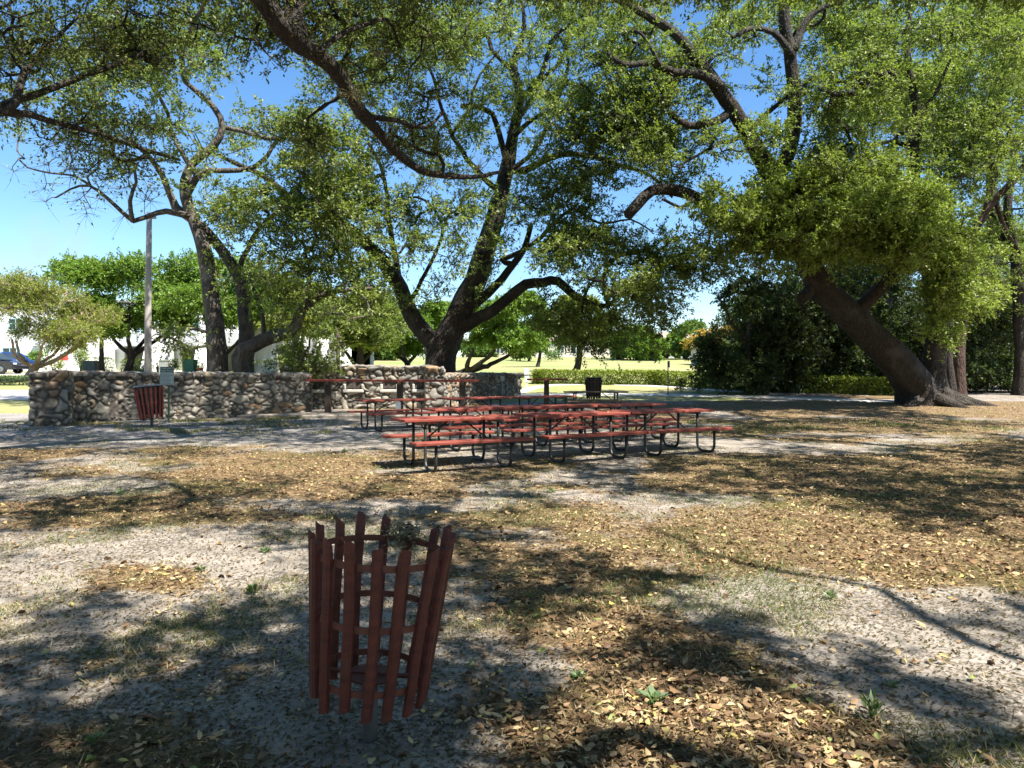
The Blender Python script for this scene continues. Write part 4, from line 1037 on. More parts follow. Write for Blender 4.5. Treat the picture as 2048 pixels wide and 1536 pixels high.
# ================================================================== FAR HOUSES
M['far_wall'] = mat_noise('cream_house_wall', (.56, .50, .42), (.66, .60, .52), 1, .9, .1, 10)
M['far_wall_blue'] = mat_noise('grey_blue_house_wall', (.38, .42, .46), (.48, .52, .56), 1, .9, .1, 10)
M['far_roof'] = mat_noise('brown_shingle_roof', (.22, .17, .13), (.32, .26, .21), 3, .9, .2, 20)
def house(px, d, w, h, wallm, label, seed):
    rnd = random.Random(seed); g = GD(px, d); root = thing('house', label, 'house', (g[0], g[1], float(gz(g[0], g[1]))), 0, 'houses beyond the golf lawn'); dp = 9
    mb = MB(); mb.box((0, dp/2, h/2-.3), (w, dp, h+.6)); mb.build('wall', wallm, root)
    mb = MB(); o = .5; mb.add([(-w/2-o, -o, h), (w/2+o, -o, h), (w/2+o, dp+o, h), (-w/2-o, dp+o, h), (-w/2+dp*.4, dp/2, h+2.1), (w/2-dp*.4, dp/2, h+2.1)], [(0, 1, 5, 4), (1, 2, 5), (2, 3, 4, 5), (3, 0, 4), (3, 2, 1, 0)]); mb.build('roof', M['far_roof'], root)
    n = max(2, int(w/3))
    for i in range(n):
        x = -w/2+w*(i+.5)/n; ww, wh = rnd.choice([(1.6, 1.4), (2.2, 2.1), (1.2, 1.3)]); zc = 1.1+wh*.3
        mb = MB(); 
        for (ox, oz, sx, sz) in ((0, wh/2, ww+.2, .12), (0, -wh/2, ww+.2, .12), (-ww/2, 0, .12, wh), (ww/2, 0, .12, wh), (0, 0, .1, wh)): mb.box((x+ox, -.04, zc+oz), (sx, .08, sz))
        wd = mb.build('window', M['white_notice'], root); mb = MB(); mb.box((x, -.015, zc), (ww, .02, wh)); mb.build('glass', M['glass_dark'], wd)
for px, d, w, h, wm, lb, sd in ((1000, 150, 16, 3.2, 'far_wall', 'pale cream house far off left of the hanging branches', 1), (1105, 145, 13, 3.4, 'far_wall', 'cream house with windows seen between far tree trunks', 2), (1172, 150, 10, 4.6, 'far_wall', 'taller cream house behind the yellowing tree', 3),
                               (1245, 155, 15, 3.0, 'far_wall', 'cream house mostly hidden by the round far trees', 4), (1358, 140, 13, 3.4, 'far_wall_blue', 'grey blue house with white windows beyond the thin sign post', 5), (1478, 92, 8, 3.0, 'far_wall', 'cream house glimpsed beneath the golden tree', 6)):
    house(px, d, w, h, M[wm], lb, sd)

# ================================================================== CARS
M['car_dark'] = mat_noise('dark_grey_car_paint', (.018, .019, .022), (.024, .025, .03), 3, .25, 0, 10, .4, coat=1)
M['car_blue'] = mat_noise('blue_car_paint', (.02, .06, .22), (.025, .075, .26), 3, .25, 0, 10, .3, coat=1)
M['tyre'] = mat_noise('tyre_rubber', (.012, .012, .012), (.025, .025, .025), 8, .8, .1, 30)
M['rim'] = mat_noise('alloy_rim', (.35, .36, .37), (.5, .5, .51), 8, .3, 0, 20, .8)
M['lamp_glass'] = mat_noise('headlamp_glass', (.55, .57, .6), (.7, .72, .75), 5, .12, 0, 10)
M['lamp_red'] = mat_noise('tail_lamp_glass', (.30, .02, .02), (.4, .03, .03), 5, .2, 0, 10)
def car(label, loc, rz, paint):
    root = thing('parked_car', label, 'car', loc, rz, 'cars parked before the townhouses')
    prof = [(-2.25, .42), (-2.30, .62), (-2.28, .95), (-2.20, 1.08), (1.05, 1.02), (1.95, .93), (2.25, .80), (2.32, .58), (2.28, .36), (1.9, .30), (-1.9, .30)]
    def loft(sections):
        mb = MB(); n = len(sections[0]); vs = [p for s in sections for p in s]; fs = [tuple(range(n)), tuple(range(len(vs)-1, len(vs)-n-1, -1))]
        for j in range(len(sections)-1):
            for i in range(n): fs.append((j*n+i, (j+1)*n+i, (j+1)*n+(i+1) % n, j*n+(i+1) % n))
        mb.add(vs, fs); return mb
    sec = []
    for y, s in ((-.92, .955), (-.88, .99), (-.7, 1), (.7, 1), (.88, .99), (.92, .955)): sec.append([(x*s, y, .66+(z-.66)*(1 if abs(y) < .9 else .86)) for x, z in prof])
    loft(sec).build('body', paint, root, False)
    cab = [(-2.05, 1.05), (-1.75, 1.58), (-1.2, 1.68), (.05, 1.66), (.35, 1.58), (1.12, 1.00)]
    sec = [[(x*(1-.03*k), y, 1.04+(z-1.04)) for x, z in cab] for y, k in ((-.62, 1), (-.60, 0), (.60, 0), (.62, 1))]
    sec = [[(x, s*(.84-.24*max(0, (z-1.0))/.68), z) for x, z in cab] for s in (-1, -.5, .5, 1)]
    loft(sec).build('cabin', paint, root)
    for s in (-1, 1):
        mb = MB(); 
        for wn in ([(-1.72, 1.12), (-1.55, 1.52), (-.95, 1.58), (-.95, 1.10)], [(-.85, 1.10), (-.85, 1.585), (.02, 1.57), (.20, 1.50), (.72, 1.09)]):
            vs = [(x, s*(.84-.24*(z-1.0)/.68+.006), z) for x, z in wn]; mb.add(vs, [tuple(range(len(vs)))[::-s]])
        mb.build('side_window', M['glass_dark'], root)
    mb = MB(); mb.add([(1.115, -.70, 1.04), (1.115, .70, 1.04), (.40, .58, 1.56), (.40, -.58, 1.56)], [(0, 1, 2, 3)]); mb.v = [(x+.03, y, z+.02) for x, y, z in mb.v]; mb.build('windscreen', M['glass_dark'], root)
    for x in (-1.42, 1.42):
        for s in (-1, 1):
            mb = MB(); mb.lathe([(.20, -.11), (.34, -.11), (.365, -.07), (.365, .07), (.34, .11), (.20, .11)], 24); mb.v = [(x+p[0], s*.84+p[2], .365+p[1]) for p in mb.v]; w = mb.build('wheel', M['tyre'], root)
            mb = MB(); mb.lathe([(.001, .07), (.05, .10), (.19, .08), (.21, .115)], 20)
            for k in range(5):
                a = 2*math.pi*k/5; mb.tube([(.03*math.cos(a), .03*math.sin(a), .11), (.19*math.cos(a), .19*math.sin(a), .105)], .022, 4)
            mb.v = [(x+p[0], s*(.84+p[2]), .365+p[1]) for p in mb.v]; mb.build('rim', M['rim'], w)
    for s in (-1, 1):
        mb = MB(); mb.box((2.20, s*.66, .74), (.22, .34, .13), bev=.03); mb.build('headlight', M['lamp_glass'], root)
        mb = MB(); mb.box((-2.22, s*.72, .90), (.16, .26, .18), bev=.03); mb.build('tail_light', M['lamp_red'], root)
        mb = MB(); mb.box((.62, s*.95, 1.08), (.12, .18, .11), bev=.03); mb.build('mirror', paint, root)
    return root
gc = GD(-18, 52.5); car('dark grey parked car with its nose behind the myrtle trunk', (gc[0], gc[1], float(gz(gc[0], gc[1]))+.03), 0, M['car_dark'])
gc = GD(-30, 58); car('blue parked car behind the dark grey one', (gc[0], gc[1], 1.52+.28), 0, M['car_blue'])
gc = GD(52, 59.5); car('blue parked car half hidden behind the myrtle trunk, nearest the house', (gc[0]-1.2, gc[1], 1.55), math.radians(75), M['car_blue'])

# ================================================================== SMALL THINGS BY THE TOWNHOUSES
def bush(name, label, cat, c, r, n, L, mat, seed, boxy=False, group=None, W=.5, stems=True):
    """a shrub: leaves through a lumpy volume over a few stems"""
    rng = np.random.default_rng(seed); c = np.array(c, float); root = thing(name, label, cat, (c[0], c[1], c[2]), 0, group); r = np.array(r, float)
    if boxy:
        p = rng.uniform(-1, 1, (n, 3)); k = rng.integers(0, 3, n); sg = np.sign(rng.uniform(-1, 1, n)); i = rng.random(n) < .8
        p[np.arange(n)[i], k[i]] = (sg*(1-.16*rng.random(n)**1.5))[i]; p[:, 2] = np.where(p[:, 2] < -.97, -.9, p[:, 2])
        p = p*r*(1+.10*(fbm(p[:, 0]*r[0]*1.4+seed, p[:, 1]*r[1]*3+p[:, 2]*2, 3)-.5)[:, None])
    else:
        m = 14; lc = rdir(m, rng)*rng.uniform(.25, .72, (m, 1)); j = rng.integers(0, m, n); p = lc[j]+rdir(n, rng)*(rng.random((n, 1))**.4)*.42; p = p*r
    p[:, 2] += r[2]; no = p-np.array([0, 0, r[2]*.6]); no = no/np.linalg.norm(no, axis=1, keepdims=True)*.6+rng.normal(size=(n, 3))*.6+np.array([0, 0, .3])
    ax = rdir(n, rng); tn = np.clip(rng.random(n)*.7+.4*(p[:, 2]/(2*r[2])-.4)+.25*(rng.random(n)-.5), 0, 1)
    link('foliage', leaf_mesh('foliage', p, ax, no, L*(.7+.6*rng.random(n)), L*W, tn), mat, root)
    mb = MB(); rnd = random.Random(seed)
    for _ in range(max(4, int(r[0]*5)) if stems else 0):
        x, y = rnd.uniform(-.8, .8)*r[0], rnd.uniform(-.5, .5)*r[1]; mb.tube([(x*.7 if r[0] > 2 else 0, y*.7 if r[0] > 2 else 0, -.1), (x*.6, y*.6, r[2]*.6), (x, y, r[2]*1.5)], [.03, .02, .01], 5)
    if mb.v: mb.build('stems', M['bark_oak'], root)
    return root
def gb(px, d, lift=0): g = GD(px, d); return (g[0], g[1], float(gz(g[0], g[1]))+lift)
bush('shrub', 'dark broad-leaved shrub by the white bench', 'shrub', gb(73, 61), (1.5, 1.0, 1.1), 900, .22, M['leaf_spring'], 31, group='shrubs along the townhouses')
bush('shrub', 'yellow and pink shrub in front of the entrance recess', 'shrub', gb(110, 62), (.8, .7, .75), 420, .18, M['leaf_myrtle'], 32, group='shrubs along the townhouses')
bush('shrub', 'loose pale green shrub between the red box and the grey buttress', 'shrub', gb(160, 62), (1.5, 1.0, 1.35), 850, .18, M['leaf_bright'], 33, group='shrubs along the townhouses')
bush('shrub', 'low yellow shrub beside the green utility box', 'shrub', gb(170, 60), (.7, .6, .42), 300, .16, M['leaf_hedge'], 34, group='shrubs along the townhouses')
bush('hedge', 'clipped square green hedge block against the grey buttress', 'hedge', gb(207, 62), (.62, .6, .62), 900, .14, M['leaf_spring'], 35, True, 'clipped hedges by the townhouses')
bush('hedge', 'clipped yellow green hedge under the shaded entrance', 'hedge', gb(274, 62), (1.2, .5, .55), 1300, .14, M['leaf_hedge'], 36, True, 'clipped hedges by the townhouses')
bush('shrub', 'mixed leafy shrub left of the green bin', 'shrub', gb(345, 60), (.9, .7, .7), 420, .18, M['leaf_bright'], 37, group='shrubs along the townhouses')
bush('shrub', 'tall reddish shrub in the entrance behind the green bin', 'shrub', gb(372, 62.5), (.6, .6, 1.0), 380, .18, M['leaf_myrtle'], 38, group='shrubs along the townhouses')
bush('shrub', 'small palm-like shrub before the end block wall', 'shrub', gb(575, 50), (1.0, .8, .9), 420, .24, M['leaf_oak'], 39, group='shrubs along the townhouses', W=.22)
M['trans_green'] = mat_noise('drab_green_metal', (.07, .085, .06), (.13, .14, .10), 4, .5, .05, 20)
g = gb(183, 57.5); t = thing('utility_box', 'drab green metal utility box on the dry lawn', 'utility box', g)
mb = MB(); mb.box((0, 0, .45), (1.05, .8, .9), bev=.03); mb.build('cabinet', M['trans_green'], t); mb = MB(); mb.box((0, 0, .93), (1.12, .88, .08), bev=.02); mb.build('lid', M['trans_green'], t); mb = MB(); mb.box((0, 0, 0), (1.3, 1.0, .16)); mb.build('plinth', M['concrete'], t)
M['red_metal'] = mat_noise('red_metal', (.42, .045, .035), (.52, .07, .055), 5, .45, .02, 20)
k_ = 64.6/F; g = np.array([X_(134), 64.6, 1.58]); t = thing('red_wall_box', 'small red wall box sticking out of the white wall', 'wall box', g)
mb = MB(); mb.box((.12, -.62, 1.30), (.50, .46, .62), bev=.04); mb.build('box', M['red_metal'], t); mb = MB(); mb.box((-.32, -.60, 1.22), (.44, .1, .1)); mb.build('flag_arm', M['red_metal'], t); mb = MB(); mb.box((.12, -.18, 1.2), (.12, .5, .12)); mb.build('bracket', M['steel_dull'], t)
g = gb(74, 58.5); t = thing('white_bench', 'white bench in front of the broad-leaved shrub', 'bench', g)
mb = MB(); mb.box((0, 0, .44), (1.7, .45, .06), bev=.01); mb.build('seat', M['white_notice'], t)
for x in (-.7, .7): mb = MB(); mb.box((x, 0, .2), (.1, .4, .42)); mb.build('leg', M['white_notice'], t)
M['bin_green'] = mat_noise('green_plastic', (.015, .13, .085), (.03, .18, .12), 4, .45, .02, 20)
g = gb(382, 55); t = thing('wheelie_bin', 'green wheeled bin before the townhouse entrance', 'bin', g)
mb = MB(); mb.box((0, 0, .55), (.62, .66, .95), taper=1.18); mb.build('body', M['bin_green'], t); mb = MB(); mb.box((0, 0, 1.06), (.78, .80, .07), bev=.02); mb.build('lid', M['bin_green'], t)
for s in (-1, 1): mb = MB(); mb.tube([(s*.26, .3, .1), (s*.34, .3, .1)], .1, 12); mb.build('wheel', M['tyre'], t)
M['terracotta'] = mat_noise('terracotta', (.40, .15, .07), (.52, .22, .11), 5, .8, .1, 20)
for px, d, lb in ((400, 54, 'terracotta flower pot right of the green bin'), (318, 60, 'terracotta flower pot left of the rules sign')):
    g = gb(px, d); t = thing('flower_pot', lb, 'flower pot', g, 0, 'terracotta flower pots')
    mb = MB(); mb.lathe([(.001, .02), (.17, .0), (.25, .40), (.28, .40), (.28, .47), (.24, .47), (.22, .40), (.001, .38)], 16); mb.build('pot', M['terracotta'], t, True)
    rng = np.random.default_rng(int(px)); p = rdir(60, rng)*.22+np.array([0, 0, .62]); link('foliage', leaf_mesh('foliage', p, rdir(60, rng), rdir(60, rng), .2, .08, rng.random(60)), M['leaf_spring'], t)
M['meter_white'] = M['white_notice']
g = gb(327, 50); t = thing('electric_cabinet', 'pale grey electric cabinet behind the rules sign', 'cabinet', g); mb = MB(); mb.box((0, 0, .55), (.5, .4, 1.1), bev=.02); mb.build('cabinet', M['grey_metal'], t); mb = MB(); mb.box((0, -.01, 1.13), (.58, .48, .06), bev=.015); mb.build('lid', M['grey_metal'], t)

# hedges
g = gb(20, 41.3); bush('hedge', 'low dark clipped hedge along the far side of the road', 'hedge', (-34.0, 41.6, float(gz(-30, 41.6))-.02), (11.5, .45, .27), 9000, .13, M['leaf_darkhedge'], 41, True)
h0, h1, h2 = GP(1128, 767), GP(1320, 771.5), GP(1500, 783)
def hedge_run(p, q, seed, label, n):
    p = np.array(p); q = np.array(q); c = (p+q)/2; L_ = np.linalg.norm((q-p)[:2])
    b = bush('hedge', label, 'hedge', (c[0], c[1]+.6, float(gz(c[0], c[1]))), (L_/2+.25, .55, .42), n, .15, M['leaf_hedge'], seed, True, 'lime hedge along the golf lawn')
    b.rotation_euler = (0, -math.atan2(float(gz(q[0], q[1])-gz(p[0], p[1])), L_), math.atan2(q[1]-p[1], q[0]-p[0])); return b
hedge_run(GP(1076, 768.5), h1, 42, 'lime green clipped hedge stretch behind the far litter basket', 11000)
hedge_run(h1, h2, 43, 'lime green clipped hedge stretch behind the thin sign post', 8000)
hedge_run(h2, GP(1800, 792), 44, 'lime hedge stretch glimpsed below the dark understorey trees', 8000)
bush('shrub', 'little dark round shrub on the far golf lawn', 'shrub', gb(1106, 112), (2.2, 1.5, 1.3), 700, .3, M['leaf_far'], 45, stems=False)

# ================================================================== TREES
def rootthing(name, label, cat, xy, group=None, sink=.12):
    return thing(name, label, cat, (xy[0], xy[1], float(gz(xy[0], xy[1]))-sink), 0, group)
GT = 'big trees around the picnic ground'
# ---- forked ficus behind the low wall
r_ = rootthing('ficus_tree', 'many-stemmed ficus behind the stone wall with one limb running low to the right', 'tree', GD(462, 28.2)[:2], GT)
T = Tree(1); b = np.array(r_.location)
T.limb([b+[-.55, 0, 0]]+PL(28.2, 28, (436, 690), (427, 620), (418, 545), (404, 480), (385, 430), (371, 380), (384, 330), (428, 292), (446, 255), (428, 215), (372, 165)), .46, .09, .06)
T.limb(PL(28, 26.5, (371, 160), (366, 115), (385, 55), (410, 0), (425, -60)), .13, .06)
T.limb([b+[.45, .2, 0]]+PL(28.6, 28.6, (492, 690), (490, 630), (478, 560), (440, 497), (400, 452), (352, 415)), .38, .17, .06, join=False)
T.limb(PL(28.6, 26.5, (352, 415), (325, 350), (285, 300), (240, 270)), .15, .07)
T.limb(PL(28, 26.5, (378, 432), (330, 421), (296, 430), (265, 440), (225, 405), (178, 369), (140, 378), (112, 395)), .15, .03, .05)
T.limb(PL(27, 26.5, (265, 440), (262, 400), (272, 365), (268, 330)), .11, .05, .04)
T.limb(PL(26.7, 26.3, (178, 369), (150, 352), (100, 345), (55, 335)), .05, .02, .04)
T.limb(PL(28.4, 28, (476, 556), (489, 505), (515, 465), (560, 420), (590, 370)), .13, .06)
T.limb([b+[.9, -.1, 0]]+PL(28, 27.4, (480, 715), (505, 690), (540, 672), (578, 664), (592, 650), (600, 622), (637, 590)), .40, .17, .05, join=False)
T.limb(PL(27.4, 27.2, (637, 590), (690, 580), (745, 575)), .10, .05)
T.limb(PL(28, 27.5, (528, 672), (520, 620), (500, 560), (495, 520)), .10, .06); T.limb(PL(27.8, 27.5, (512, 600), (540, 560), (580, 520)), .07, .04)
T.limb(PL(27.6, 27.3, (600, 622), (612, 590), (618, 540), (604, 480)), .09, .05)
T.limb(PL(28, 28.5, (372, 395), (400, 345), (452, 342), (492, 335), (525, 318), (555, 280), (600, 250)), .15, .06)
T.limb(PL(28.2, 27, (446, 255), (500, 268), (556, 276), (618, 232), (690, 182)), .11, .04, .10); T.limb(PL(27.8, 27, (392, 350), (350, 290), (330, 230), (300, 160)), .11, .045, .10)
T.limb(PL(28, 26.5, (425, 665), (370, 655), (330, 662), (300, 655)), .09, .03); T.limb(PL(28, 26.5, (425, 690), (380, 690), (335, 672), (312, 668)), .08, .03)
T.clusters(px_clusters(T.rng, [(330, 250, 150, 120, 28, 2.5, 85), (545, 440, 150, 80, 27.5, 2.2, 105), (620, 540, 110, 85, 27, 1.8, 66), (690, 615, 80, 55, 27, 1.6, 38), (530, 240, 130, 110, 28, 2.5, 75), (430, 120, 140, 90, 27, 2.5, 70),
                              (560, 590, 80, 60, 27.4, 1.6, 20), (470, 480, 60, 80, 28, 1.5, 20), (650, 700, 55, 35, 26.8, 1, 22), (600, 380, 100, 60, 28, 2, 50), (250, 180, 120, 90, 27, 2, 45), (640, 320, 90, 70, 27.5, 2, 40), (420, 230, 90, 70, 27, 2, 30)]))
T.clusters(px_clusters(T.rng, [(330, 690, 50, 30, 26.5, .8, 9)]), .35)
T.clusters(px_clusters(T.rng, [(185, 370, 110, 45, 26.4, .8, 16), (90, 370, 60, 40, 26.3, .6, 8), (250, 330, 60, 50, 26.8, 1, 12), (150, 300, 90, 50, 26.5, 1, 14)]), .93)
T.open_up(); T.finish(r_, M['bark_grey'], M['leaf_oak'], flare=(.55, .6, 4), L=.135, W=.062, nt=10, ml=15, spread=.80, relief=.12)

# ---- central live oak
r_ = rootthing('live_oak', 'broad live oak forking low behind the barbecue wall, at the centre', 'tree', GD(884, 31)[:2], GT)
T = Tree(2); b = np.array(r_.location)
T.limb([b]+PL(31, 31, (884, 722), (893, 690), (910, 655), (934, 600), (958, 550), (984, 470), (1004, 400), (1020, 330), (1030, 270), (1040, 200), (1028, 130), (1048, 60), (1040, -20)), .74, .05, .10)
T.limb(PL(31, 32, (880, 700), (856, 675), (832, 645), (812, 610), (790, 560), (742, 500), (690, 455), (612, 425), (560, 380), (515, 345), (440, 312)), .44, .08, .08)
T.limb(PL(30.8, 30.5, (930, 622), (962, 597), (990, 575), (1016, 545), (1048, 500), (1062, 450)), .26, .10, .06)
T.limb(PL(30.8, 29, (916, 660), (950, 640), (990, 620), (1020, 595), (1050, 570), (1084, 566), (1115, 562), (1150, 592), (1188, 610), (1216, 612)), .32, .13, .05)
T.limb(PL(29, 28.5, (1216, 612), (1206, 560), (1230, 520), (1290, 500)), .10, .04); T.limb(PL(29, 28.6, (1216, 612), (1255, 580), (1300, 600), (1335, 650)), .08, .03)
T.limb(PL(29, 28.8, (1216, 615), (1222, 650), (1215, 690)), .035, .012); T.limb(PL(29, 28.8, (1220, 615), (1240, 640), (1235, 670)), .03, .012)
T.limb(PL(31, 30, (1018, 340), (1050, 340), (1082, 324), (1125, 310), (1180, 312), (1240, 328), (1300, 352), (1345, 395)), .19, .05, .05)
T.limb(PL(31, 30, (1012, 320), (1000, 270), (985, 228), (960, 214), (922, 212)), .15, .10, .04)
T.limb(PL(31, 29.5, (1002, 520), (1040, 500), (1080, 470), (1115, 440), (1175, 462), (1230, 480), (1290, 520)), .12, .04)
T.limb(PL(30, 29.5, (1115, 440), (1150, 420), (1200, 450), (1260, 440), (1300, 460)), .08, .03)
T.limb(PL(31.5, 31.5, (800, 575), (775, 440), (770, 390), (760, 330), (735, 280)), .16, .07); T.limb(PL(31.3, 31.5, (815, 615), (870, 500), (880, 450), (850, 400), (815, 395)), .11, .05)
T.limb(PL(31, 32, (1030, 250), (1070, 180), (1120, 120), (1150, 60)), .13, .05); T.limb(PL(31, 32, (1035, 150), (985, 100), (960, 40), (940, -20)), .12, .05)
T.limb(PL(30.6, 29.5, (1040, 200), (1078, 150), (1100, 90), (1150, 45), (1205, 0)), .14, .05, .14); T.limb(PL(30.6, 28.8, (1030, 270), (1075, 236), (1125, 222), (1165, 188), (1215, 200)), .12, .045, .14)
T.limb(PL(30.8, 29.6, (1006, 395), (945, 330), (905, 268), (872, 200), (852, 120)), .15, .05, .16); T.limb(PL(30.5, 29.5, (1016, 345), (1065, 300), (1090, 250), (1130, 120), (1110, 60)), .11, .04, .16)
T.limb(PL(29.9, 29, (905, 268), (940, 220), (960, 150), (1000, 100)), .09, .035, .12); T.limb(PL(29.2, 28, (1180, 312), (1220, 270), (1280, 240), (1310, 190)), .08, .035, .12)
T.clusters(px_clusters(T.rng, [(900, 150, 150, 120, 30.4, 2.6, 120), (760, 150, 130, 120, 30.4, 2.5, 85), (1070, 190, 95, 120, 29.4, 2.6, 95), (1075, 410, 110, 95, 28.9, 2.2, 84), (1150, 535, 120, 60, 27.9, 1.6, 62), (1235, 620, 90, 36, 27.2, 1.2, 32),
                              (850, 460, 115, 85, 29.9, 2.4, 72), (770, 605, 85, 65, 29.4, 1.8, 36), (690, 480, 80, 55, 29.9, 1.8, 34), (1000, 60, 130, 70, 29.4, 2.5, 75), (1190, 310, 100, 60, 28.4, 1.6, 45), (1300, 600, 35, 60, 26.9, .8, 26),
                              (1000, 520, 60, 60, 28.9, 1.2, 24), (690, 330, 90, 70, 30.4, 2, 50), (1205, 560, 80, 45, 27.4, 1.2, 36), (1100, 600, 60, 30, 27.6, .8, 16), (1190, 455, 80, 50, 28, 1.6, 26), (1310, 530, 50, 40, 28.5, 1, 12), (1130, 470, 60, 50, 28, 1.2, 24), (1250, 560, 60, 40, 27.5, 1, 18), (940, 260, 70, 60, 29, 1.6, 30), (960, 420, 50, 50, 29, 1.4, 20), (740, 400, 80, 60, 30, 2, 36), (1120, 60, 90, 70, 29, 2, 40), (1150, 380, 70, 50, 28, 1.4, 26), (890, 330, 70, 60, 29.4, 1.5, 34)]))
T.clusters(px_clusters(T.rng, [(1176, 672, 20, 38, 28.7, .4, 12), (1238, 672, 20, 42, 28.6, .4, 13), (1150, 650, 60, 45, 29, .6, 20)]), .30)
T.clusters(px_clusters(T.rng, [(1240, 470, 80, 45, 29.5, 1, 18)]), .85)
T.open_up(); T.finish(r_, M['bark_oak'], M['leaf_oak'], flare=(.40, .9, 5), L=.135, W=.060, nt=10, ml=15, spread=.82, relief=.12, fern=9)

# ---- leaning giant on the right
r_ = rootthing('live_oak', 'huge leaning live oak with a fern-covered crooked limb at the right', 'tree', GD(1846, 29)[:2], GT, .2)
T = Tree(3); b = np.array(r_.location)
T.limb([b+[-.2, 0, 0]]+PL(29, 25.0, (1832, 780), (1800, 732), (1758, 690), (1712, 645), (1668, 598), (1632, 545), (1608, 490), (1584, 420), (1552, 352), (1516, 295), (1482, 232), (1442, 178), (1395, 112), (1342, 52), (1280, 18), (1220, -10)), .74, .11, .16)
T.limb(PL(28.2, 27.2, (1730, 655), (1722, 615), (1745, 590), (1776, 560), (1790, 515), (1796, 470), (1812, 430)), .38, .16, .05)
T.limb([b+[.75, .25, 0]]+PL(29.3, 29.5, (1868, 760), (1872, 700), (1876, 640), (1872, 585), (1858, 530), (1842, 460), (1832, 390), (1826, 300), (1836, 220), (1816, 130), (1820, 40), (1840, -30)), .52, .05, .06, join=False)
T.limb(PL(29.5, 29, (1832, 392), (1780, 392), (1745, 368), (1712, 335)), .20, .10, .05)
T.limb(PL(26.8, 25.6, (1500, 262), (1455, 285), (1405, 300), (1360, 335)), .10, .04, .10); T.limb(PL(26.6, 25.6, (1588, 180), (1640, 150), (1690, 160), (1750, 120)), .11, .045, .10)
T.limb(PL(27.0, 25.6, (1552, 352), (1580, 300), (1590, 235), (1588, 170), (1578, 100), (1568, 40), (1570, -30)), .30, .17, .05)
T.limb(PL(26, 25.4, (1585, 110), (1545, 62), (1500, 55), (1465, 75)), .17, .07, .05); T.limb(PL(26, 26, (1590, 95), (1612, 40), (1650, 12), (1690, 2)), .18, .09, .04)
T.limb(PL(27.6, 25.6, (1598, 470), (1545, 455), (1490, 448), (1440, 438), (1392, 398), (1345, 380), (1305, 382), (1274, 410), (1256, 430)), .30, .19, .04)
T.limb(PL(26.3, 25.8, (1385, 400), (1360, 415), (1325, 398)), .08, .05, .03)
T.limb(PL(25.8, 24.8, (1440, 172), (1400, 152), (1345, 146), (1300, 128), (1250, 132), (1215, 105)), .21, .08, .06); T.limb(PL(26.2, 25.4, (1440, 240), (1380, 250), (1340, 225)), .17, .12, .03)
T.limb(PL(25.2, 24.8, (1326, 138), (1300, 90), (1270, 60)), .09, .05)
T.limb(PL(27.9, 27.4, (1640, 560), (1612, 590), (1604, 596)), .26, .23, .01)
T.limb(PL(29.4, 29.4, (1830, 300), (1790, 280), (1740, 285), (1690, 245)), .11, .05); T.limb(PL(29.4, 29.4, (1832, 240), (1870, 190), (1900, 120)), .12, .05)
# buttress roots
T.limb([b+[.1, .0, .75], b+[.6, -.35, .50], b+[1.3, -.5, .32], b+[2.1, -.7, .12], b+[2.9, -.8, -.05]], .34, .10, .03, join=False)
T.limb([b+[0, -.1, .7], b+[-.5, -.5, .42], b+[-1.1, -1.0, .22], b+[-1.5, -1.3, -.05]], .30, .12, .03, join=False); T.limb([b+[0, -.1, .7], b+[.15, -.6, .45], b+[.5, -1.4, .2], b+[.7, -1.9, -.05]], .28, .12, .03, join=False)
T.clusters(px_clusters(T.rng, [(1400, 270, 130, 85, 26.5, 2.2, 90), (1545, 250, 90, 70, 26.0, 1.6, 80), (1330, 100, 120, 90, 27, 2.4, 85), (1470, 90, 90, 70, 27, 2, 50), (1700, 220, 120, 130, 27, 2.4, 130),
                              (1850, 110, 160, 110, 28, 2.6, 160), (1950, 250, 100, 120, 27, 2.4, 120), (1650, 70, 110, 75, 28, 2.4, 75), (1350, 500, 80, 40, 27.5, 1.2, 26), (1420, 550, 70, 45, 26.5, 1.4, 26), (1180, 120, 80, 80, 27, 2, 40), (1220, 310, 70, 50, 27.5, 1.6, 26), (1130, 240, 60, 60, 27.5, 1.6, 26), (1320, 280, 70, 60, 26.8, 1.5, 30), (1200, 30, 90, 60, 27, 2, 40), (1680, 325, 110, 46, 27, 1.6, 60), (1860, 330, 80, 60, 27.5, 1.6, 44), (1960, 60, 110, 80, 28, 2, 60), (1240, 210, 70, 90, 28, 2.2, 52), (1760, 345, 90, 40, 27.5, 1.8, 22)]))
T.open_up(); T.finish(r_, M['bark_oak'], M['leaf_oak'], flare=(.42, .8, 6), L=.135, W=.060, nt=10, ml=15, spread=.82, relief=.14, fern=16)
